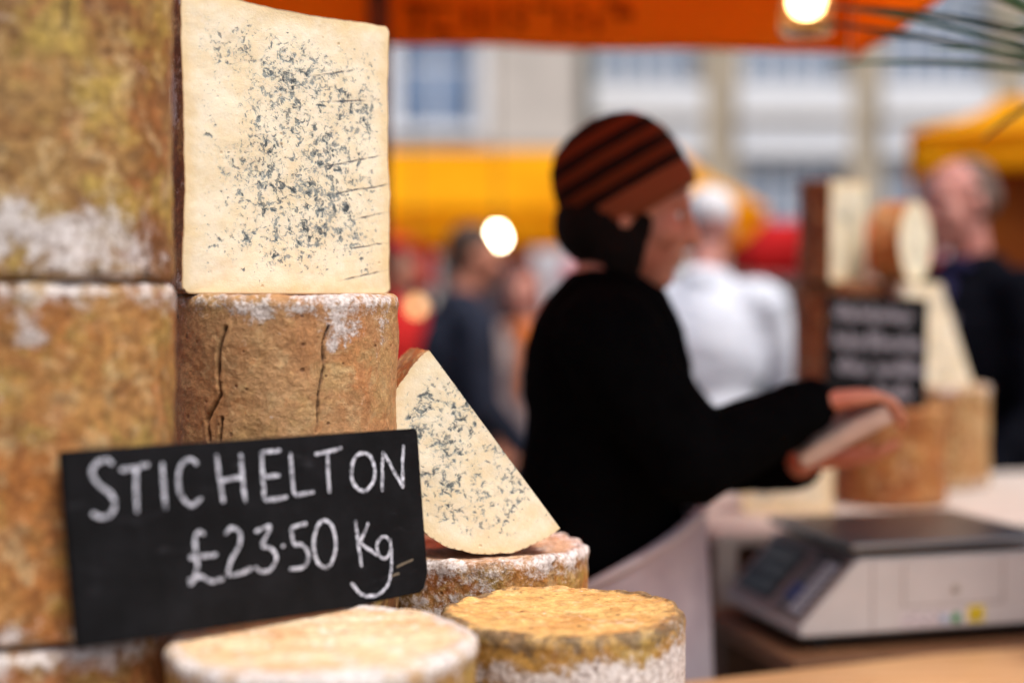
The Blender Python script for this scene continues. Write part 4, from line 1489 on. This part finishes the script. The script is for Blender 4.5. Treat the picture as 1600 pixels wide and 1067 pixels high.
def person(label, x, y, H, deg, top, legs, skin, hairm, hair='short', lean=0.0, head_turn=0.0, arms=((.05, .12), (.05, .12)), tilt=-.05, vox=.014, extra=None, collar=True):
    k = H / 1.75
    e = thing('person', label, 'person', (x, y, 0), R(deg))
    f, l, u = Vector((1, 0, 0)), Vector((0, 1, 0)), Vector((0, 0, 1))
    Z = lambda fx, ly, uz: Vector((fx + lean * max(0, uz - .95), ly, uz)) * k
    ht = Matrix.Rotation(R(head_turn), 3, 'Z')
    hq = frame_q(ht @ Vector((1, 0, tilt)), ht @ Vector((-tilt, 0, 1)))
    hc = Z(.045, 0, 1.635)
    body = head_prims(hc, hq, k)
    body += [('c', Z(-.01, 0, 1.40), .058 * k, Z(.02, 0, 1.58), .054 * k), ('e', Z(0, 0, 1.26), (.11 * k, .165 * k, .2 * k), None), ('e', Z(0, 0, 1.03), (.105 * k, .15 * k, .17 * k), None),
             ('c', Z(0, .17, 1.40), .055 * k, Z(0, -.17, 1.40), .055 * k)]
    jack = [('e', Z(0, 0, 1.25), (.145 * k, .20 * k, .23 * k), None), ('e', Z(.005, 0, 1.0), (.142 * k, .185 * k, .20 * k), None), ('c', Z(-.005, .165, 1.40), .078 * k, Z(-.005, -.165, 1.40), .078 * k),
            ('c', Z(0, 0, .88), .14 * k, Z(0, 0, .86), .14 * k)]
    if collar:
        jack += [('e', Z(-.012, 0, 1.475), (.085 * k, .088 * k, .045 * k), None)]
    for sgn, (fwd, bend) in zip((1, -1), arms):
        sh = Z(0, .195 * sgn, 1.39)
        el = Z(-.03 + fwd, .255 * sgn, 1.10)
        wr = Z(.03 + fwd + bend, .235 * sgn, .87 + bend * .5)
        body += [('c', sh, .05 * k, el, .040 * k), ('c', el, .040 * k, wr, .028 * k)]
        d = (wr - el).normalized()
        body += hand_prims(wr, d, Vector((0, -sgn, 0)), 1 if sgn < 0 else -1, k)
        jack += [('c', sh, .072 * k, el, .060 * k), ('c', el, .060 * k, wr, .047 * k)]
    tr = [('e', Vector((0, 0, .93)) * k, (.12 * k, .165 * k, .12 * k), None)]
    for sgn in (1, -1):
        hp, kn, an = Vector((0, .09 * sgn, .9)) * k, Vector((.02, .10 * sgn, .5)) * k, Vector((-.01, .105 * sgn, .09)) * k
        body += [('c', hp, .08 * k, kn, .054 * k), ('c', kn, .054 * k, an, .036 * k), ('c', an - Vector((.02, 0, .045)) * k, .034 * k, an + Vector((.13, 0, -.055)) * k, .028 * k)]
        tr += [('c', hp, .1 * k, kn, .076 * k), ('c', kn, .076 * k, an + Vector((0, 0, .03)), .066 * k)]
        blob('shoe', [('c', an - Vector((.025, 0, .045)) * k, .043 * k, an + Vector((.13, 0, -.052)) * k, .036 * k), ('e', an + Vector((.05, 0, -.074)) * k, (.13 * k, .045 * k, .015 * k), None)], .012, SHOE, e, 2)
    blob('body', body, .0085, skin, e, 2)
    blob('jacket', jack, vox, top, e, 3)
    blob('trousers', tr, vox, legs, e, 2)
    eyes(hc, hq, k, e)
    L = lambda a, b, c: hc + hq @ (Vector((a, b, c)) * k)
    if hair == 'short':
        hp = [('e', L(-.020, 0, .048), (.092 * k, .079 * k, .083 * k), hq), ('e', L(-.055, 0, -.01), (.055 * k, .068 * k, .06 * k), hq)]
    elif hair == 'balding':
        hp = [('e', L(-.042, 0, .015), (.076 * k, .083 * k, .068 * k), hq), ('e', L(-.034, 0, .060), (.072 * k, .072 * k, .062 * k), hq), ('e', L(.0, 0, .035), (.040 * k, .083 * k, .036 * k), hq)]
    elif hair == 'long':
        hp = [('e', L(-.018, 0, .045), (.096 * k, .083 * k, .088 * k), hq), ('e', L(-.055, 0, -.06), (.055 * k, .082 * k, .11 * k), hq), ('c', L(0, .08, .0), .016 * k, L(-.01, .085, -.15), .018 * k), ('c', L(0, -.08, .0), .016 * k, L(-.01, -.085, -.15), .018 * k)]
    elif hair == 'cap':
        hp = [('e', L(-.015, 0, .06), (.1 * k, .084 * k, .078 * k), hq), ('e', L(.085, 0, .045), (.05 * k, .06 * k, .010 * k), hq)]
    elif hair == 'hood':
        hp = [('e', L(-.030, 0, .02), (.11 * k, .10 * k, .12 * k), hq), ('e', L(-.03, 0, -.09), (.10 * k, .10 * k, .07 * k), hq)]
    blob({'cap': 'cap', 'hood': 'hood'}.get(hair, 'hair'), hp, .009, hairm, e, 3)
    if extra:
        extra(e, Z, k)
    return e


def man_extra(e, Z, k):
    blob('shirt', [('e', Z(.085, 0, 1.33), (.062 * k, .055 * k, .12 * k), None), ('e', Z(.03, 0, 1.475), (.065 * k, .066 * k, .030 * k), None)], .01, cloth('navy_shirt', lin(40, 38, 72), None, 0), e, 3)
    MB().box((-.030, 0, -.02), (.030, .004, .02), .002, 1, Matrix.Translation(Z(.150, .085, 1.33)) @ Matrix.Rotation(R(60), 4, 'Z')).build('chest_badge', plain('badge_grey', lin(128, 122, 134), .7, scale=150, var=.2), e)


HB = plain('brown_hair', lin(70, 46, 32), .6, var=.2, scale=60)
HGREY = plain('grey_brown_hair', lin(96, 76, 66), .7, var=.15, scale=80)
HRED = plain('auburn_hair', lin(110, 42, 20), .55, var=.2, scale=60)
WCAP = cloth('white_cap_cloth', lin(232, 228, 230), None, 0)
person('balding man in a black zipped jacket over navy shirt', 1.235, 3.80, 1.77, 206, NAVY, JEANS, SKIN_B, HGREY, 'balding', .02, -4, ((.05, .12), (.05, .12)), -.10, extra=man_extra)
person('person in white shirt and white cap with back turned, beyond the seller', .60, 4.45, 1.74, 75, cloth('white_shirt', lin(222, 226, 236), lin(206, 210, 222), 0, .9, 8), JEANS, SKIN_B, WCAP, 'cap', .06, 20, ((.14, .2), (.14, .2)))
person('person in dark grey-blue coat with short brown hair', -.20, 5.0, 1.66, 20, cloth('slate_coat', lin(42, 46, 60), lin(28, 30, 40), 0, .9, 8), JEANS, SKIN_C, HB, 'short', .05, -10)
person('red-haired person in pale coat with orange scarf', .075, 6.4, 1.55, -110, cloth('pale_coat', lin(196, 172, 164), lin(176, 150, 144), 0, .9, 8), JEANS, SKIN_B, HRED, 'long', .02, 10,
       extra=lambda e, Z, k: blob('scarf', [('e', Z(.03, 0, 1.44), (.10 * k, .11 * k, .05 * k), None), ('c', Z(.13, .03, 1.40), .045 * k, Z(.155, .04, 1.1), .045 * k)], .012, cloth('orange_scarf', lin(196, 104, 48), None, 0), e, 3))
person('person in pink hooded coat', .30, 7.0, 1.58, -60, cloth('pink_coat', lin(206, 130, 136), lin(180, 104, 112), 0, .9, 8), JEANS, SKIN_B, cloth('pink_hood', lin(206, 130, 136), None, 0), 'hood', .0, 0)
person('person in red coat near the low red canopy', -.62, 7.6, 1.66, -30, cloth('red_coat', lin(196, 40, 38), None, 0, .9, 8), JEANS, SKIN_C, HB, 'short', .0, 0)

# ================================================================== LAMPS, PLANTS, SMALL THINGS
def emit(name, col, strength):
    g = G(name)
    e = g.n('Emission')
    e.inputs[0].default_value = col
    e.inputs[1].default_value = strength
    g.t.links.new(e.outputs[0], g.out.inputs[0])
    return g.m


CORD = plain('black_cord', lin(24, 22, 22), .6)


def bulb_lamp(label, p, rad, col, strength, top, gname):
    e = thing('hanging_bulb', label, 'lamp', p)
    mb = MB()
    mb.lathe([(.001, -rad), (rad * .5, -rad * .87), (rad * .87, -rad * .5), (rad, 0), (rad * .9, rad * .45), (rad * .6, rad * .9), (rad * .4, rad * 1.25), (rad * .38, rad * 1.3)], 24)
    mb.build('bulb', emit(gname, col, strength), e, True)
    MB().lathe([(rad * .42, rad * 1.3), (rad * .46, rad * 1.35), (rad * .46, rad * 2.0), (rad * .2, rad * 2.3)], 20).build('socket', BLK, e)
    MB().tube([(0, 0, rad * 2.3), (0, 0, top - p[2])], .004, 8).build('cord', CORD, e)
    return e


bulb_lamp('bright white bulb hanging in front of the broad yellow canopy', ray(777, 372, 6.0), .034, (1.0, .86, .55, 1), 26, 3.0, 'bulb_bright')
bulb_lamp('dim amber bulb hanging lower than the bright white one', ray(651, 480, 6.2), .030, (1.0, .52, .22, 1), 2.2, 3.0, 'bulb_dim')
# festoon cable that carries both bulbs
cb = thing('festoon_cable', 'black cable strung above the market aisle between two steel poles', 'cable', (0, 6.1, 0))
MB().tube([(-3.2 + i * .4, (.0 if i != 7 else 0), 3.0 + .004 * (i - 8) ** 2 * .6) for i in range(17)], .006, 8).build('wire', CORD, cb)
for x in (-3.2, 3.2):
    MB().tube([(x, 0, 0), (x, 0, 3.3)], .03, 12).build('pole', STEEL, cb)

# glass jar lantern under the canopy
jl = ray(1260, 58, 2.42)
jar = thing('jar_lantern', 'glass jar lantern with glowing bulb hung under the orange canopy', 'lamp', jl)
g = G('jar_glass')
g.b.inputs['Transmission Weight'].default_value = 1.0
g.b.inputs['IOR'].default_value = 1.3
JGL = g.done((1, .86, .62, 1), .16)
MB().lathe([(.030, 0), (.042, .004), (.046, .012), (.046, .105), (.040, .118), (.034, .124), (.034, .14), (.031, .14), (.031, .124), (.0375, .116), (.043, .104), (.043, .014), (.038, .008), (.002, .008)], 40).build('jar', JGL, jar, True)
MB().lathe([(.036, .126), (.037, .128), (.037, .146), (.030, .149), (.002, .149)], 32).build('lid', plain('brass_lid', lin(150, 120, 70), .4, .7), jar)
mb = MB()
bmesh.ops.create_uvsphere(mb.bm, u_segments=24, v_segments=14, radius=.031, matrix=Matrix.Translation((0, 0, .060)))
mb.build('bulb', emit('jar_bulb', (1.0, .72, .36, 1), 34), jar, True)
MB().tube([(0, 0, .0915), (0, 0, .126)], .012, 14).build('socket', BLK, jar)
MB().tube([(0, 0, .149), (0, 0, 2.40 - jl.z)], .003, 8).build('cord', CORD, jar)
MB().lathe([(.028, .0085), (.030, .010), (.030, .018), (.002, .019)], 28).build('candle_stub', plain('wax', lin(230, 190, 120), .5), jar)

# hanging plant at the right, outside the canopy
LEAFG = [plain('palm_leaf_%d' % i, c, .45, var=.25, scale=12) for i, c in enumerate((lin(72, 122, 92), lin(92, 146, 116), lin(44, 84, 64)))]
pl = thing('potted_palm', 'strap-leaved palm in terracotta pot at the far end of the pine counter', 'plant', (.95, 2.0, CT))
MB().lathe([(.06, 0), (.085, .004), (.105, .15), (.115, .152), (.115, .175), (.10, .175), (.095, .155), (.002, .15)], 28).build('pot', plain('terracotta', lin(156, 86, 58), .8), pl, True)
CROWN = Vector((-.03, -.05, .80))
MB().tube([(0, 0, .15), (.015, .01, .4), (.0, -.03, .66), tuple(CROWN)], .022, 10, .014).build('trunk', DARKWOOD, pl, True)
rr = random.Random(4)


def leaf(base, dirv, L, droop, w, m, par):
    n = 14
    d = dirv.normalized()
    side = d.cross(Vector((0, 0, 1))).normalized()
    V, Fc = [], []
    p = base.copy()
    for i in range(n + 1):
        t = i / n
        ww = w * math.sin(math.pi * min(1, .12 + t * .88)) ** .7 + .0006
        up = side.cross(d).normalized()
        V += [tuple(p + side * ww), tuple(p - up * ww * .25), tuple(p - side * ww), tuple(p - up * (ww * .25 + .0012))]
        if i:
            o = (i - 1) * 4
            Fc += [(o, o + 1, o + 5, o + 4), (o + 1, o + 2, o + 6, o + 5), (o + 2, o + 3, o + 7, o + 6), (o + 3, o, o + 4, o + 7)]
        d = (d + Vector((0, 0, -droop / n))).normalized()
        p = p + d * L / n
    me = pymesh('leaf', V, Fc)
    return link('leaf', me, m, par, True)


for i in range(44):
    az = rr.uniform(0, 2 * math.pi)
    el = rr.uniform(.35, 1.3) if math.cos(az) < .2 else rr.uniform(-.1, 1.3)
    leaf(CROWN + Vector((.014 * math.cos(az), .014 * math.sin(az), rr.uniform(-.04, .03))), Vector((math.cos(az) * math.cos(el), math.sin(az) * math.cos(el), math.sin(el))), rr.uniform(.34, .48), rr.uniform(.4, .9), rr.uniform(.010, .017), rr.choice(LEAFG), pl)
for i in range(13):   # the fronds reaching up towards the stall
    az = math.pi + rr.uniform(-.5, .6)
    el = .36 + i * .055
    leaf(CROWN + Vector((.014 * math.cos(az), .014 * math.sin(az), rr.uniform(-.03, .03))), Vector((math.cos(az) * math.cos(el), math.sin(az) * math.cos(el), math.sin(el))), rr.uniform(.40, .56), rr.uniform(.2, .55), rr.uniform(.014, .021), rr.choice(LEAFG), pl)

# green shrub in a tub beyond the counter
sb = thing('potted_shrub', 'green leafy shrub in a tub beyond the rear cheeses', 'plant', (1.28, 6.9, 0))
MB().lathe([(.16, 0), (.2, .02), (.23, .45), (.25, .46), (.25, .5), (.21, .5), (.2, .44), (.002, .43)], 28).build('tub', plain('dark_tub', lin(54, 50, 48), .7), sb, True)
MB().tube([(0, 0, .43), (.02, 0, .8), (0, .02, 1.15)], .025, 8, .01).build('trunk', DARKWOOD, sb)
V, Fc = [], []
for i in range(1500):
    d = Vector((rr.gauss(0, 1), rr.gauss(0, 1), rr.gauss(0, 1))).normalized() * (rr.random() ** .4)
    p = Vector((d.x * .24, d.y * .24, 1.05 + d.z * .36))
    a = Vector((rr.gauss(0, 1), rr.gauss(0, 1), rr.gauss(0, 1))).normalized() * .035
    b = a.cross(Vector((rr.gauss(0, 1), rr.gauss(0, 1), rr.gauss(0, 1)))).normalized() * .016
    o = len(V)
    V += [tuple(p - a), tuple(p + b), tuple(p + a), tuple(p - b)]
    Fc.append((o, o + 1, o + 2, o + 3))
cr_ = link('crown', pymesh('crown', V, Fc), plain('shrub_leaf', lin(58, 104, 58), .5, var=.3, scale=8), sb)
cr_['kind'] = 'stuff'
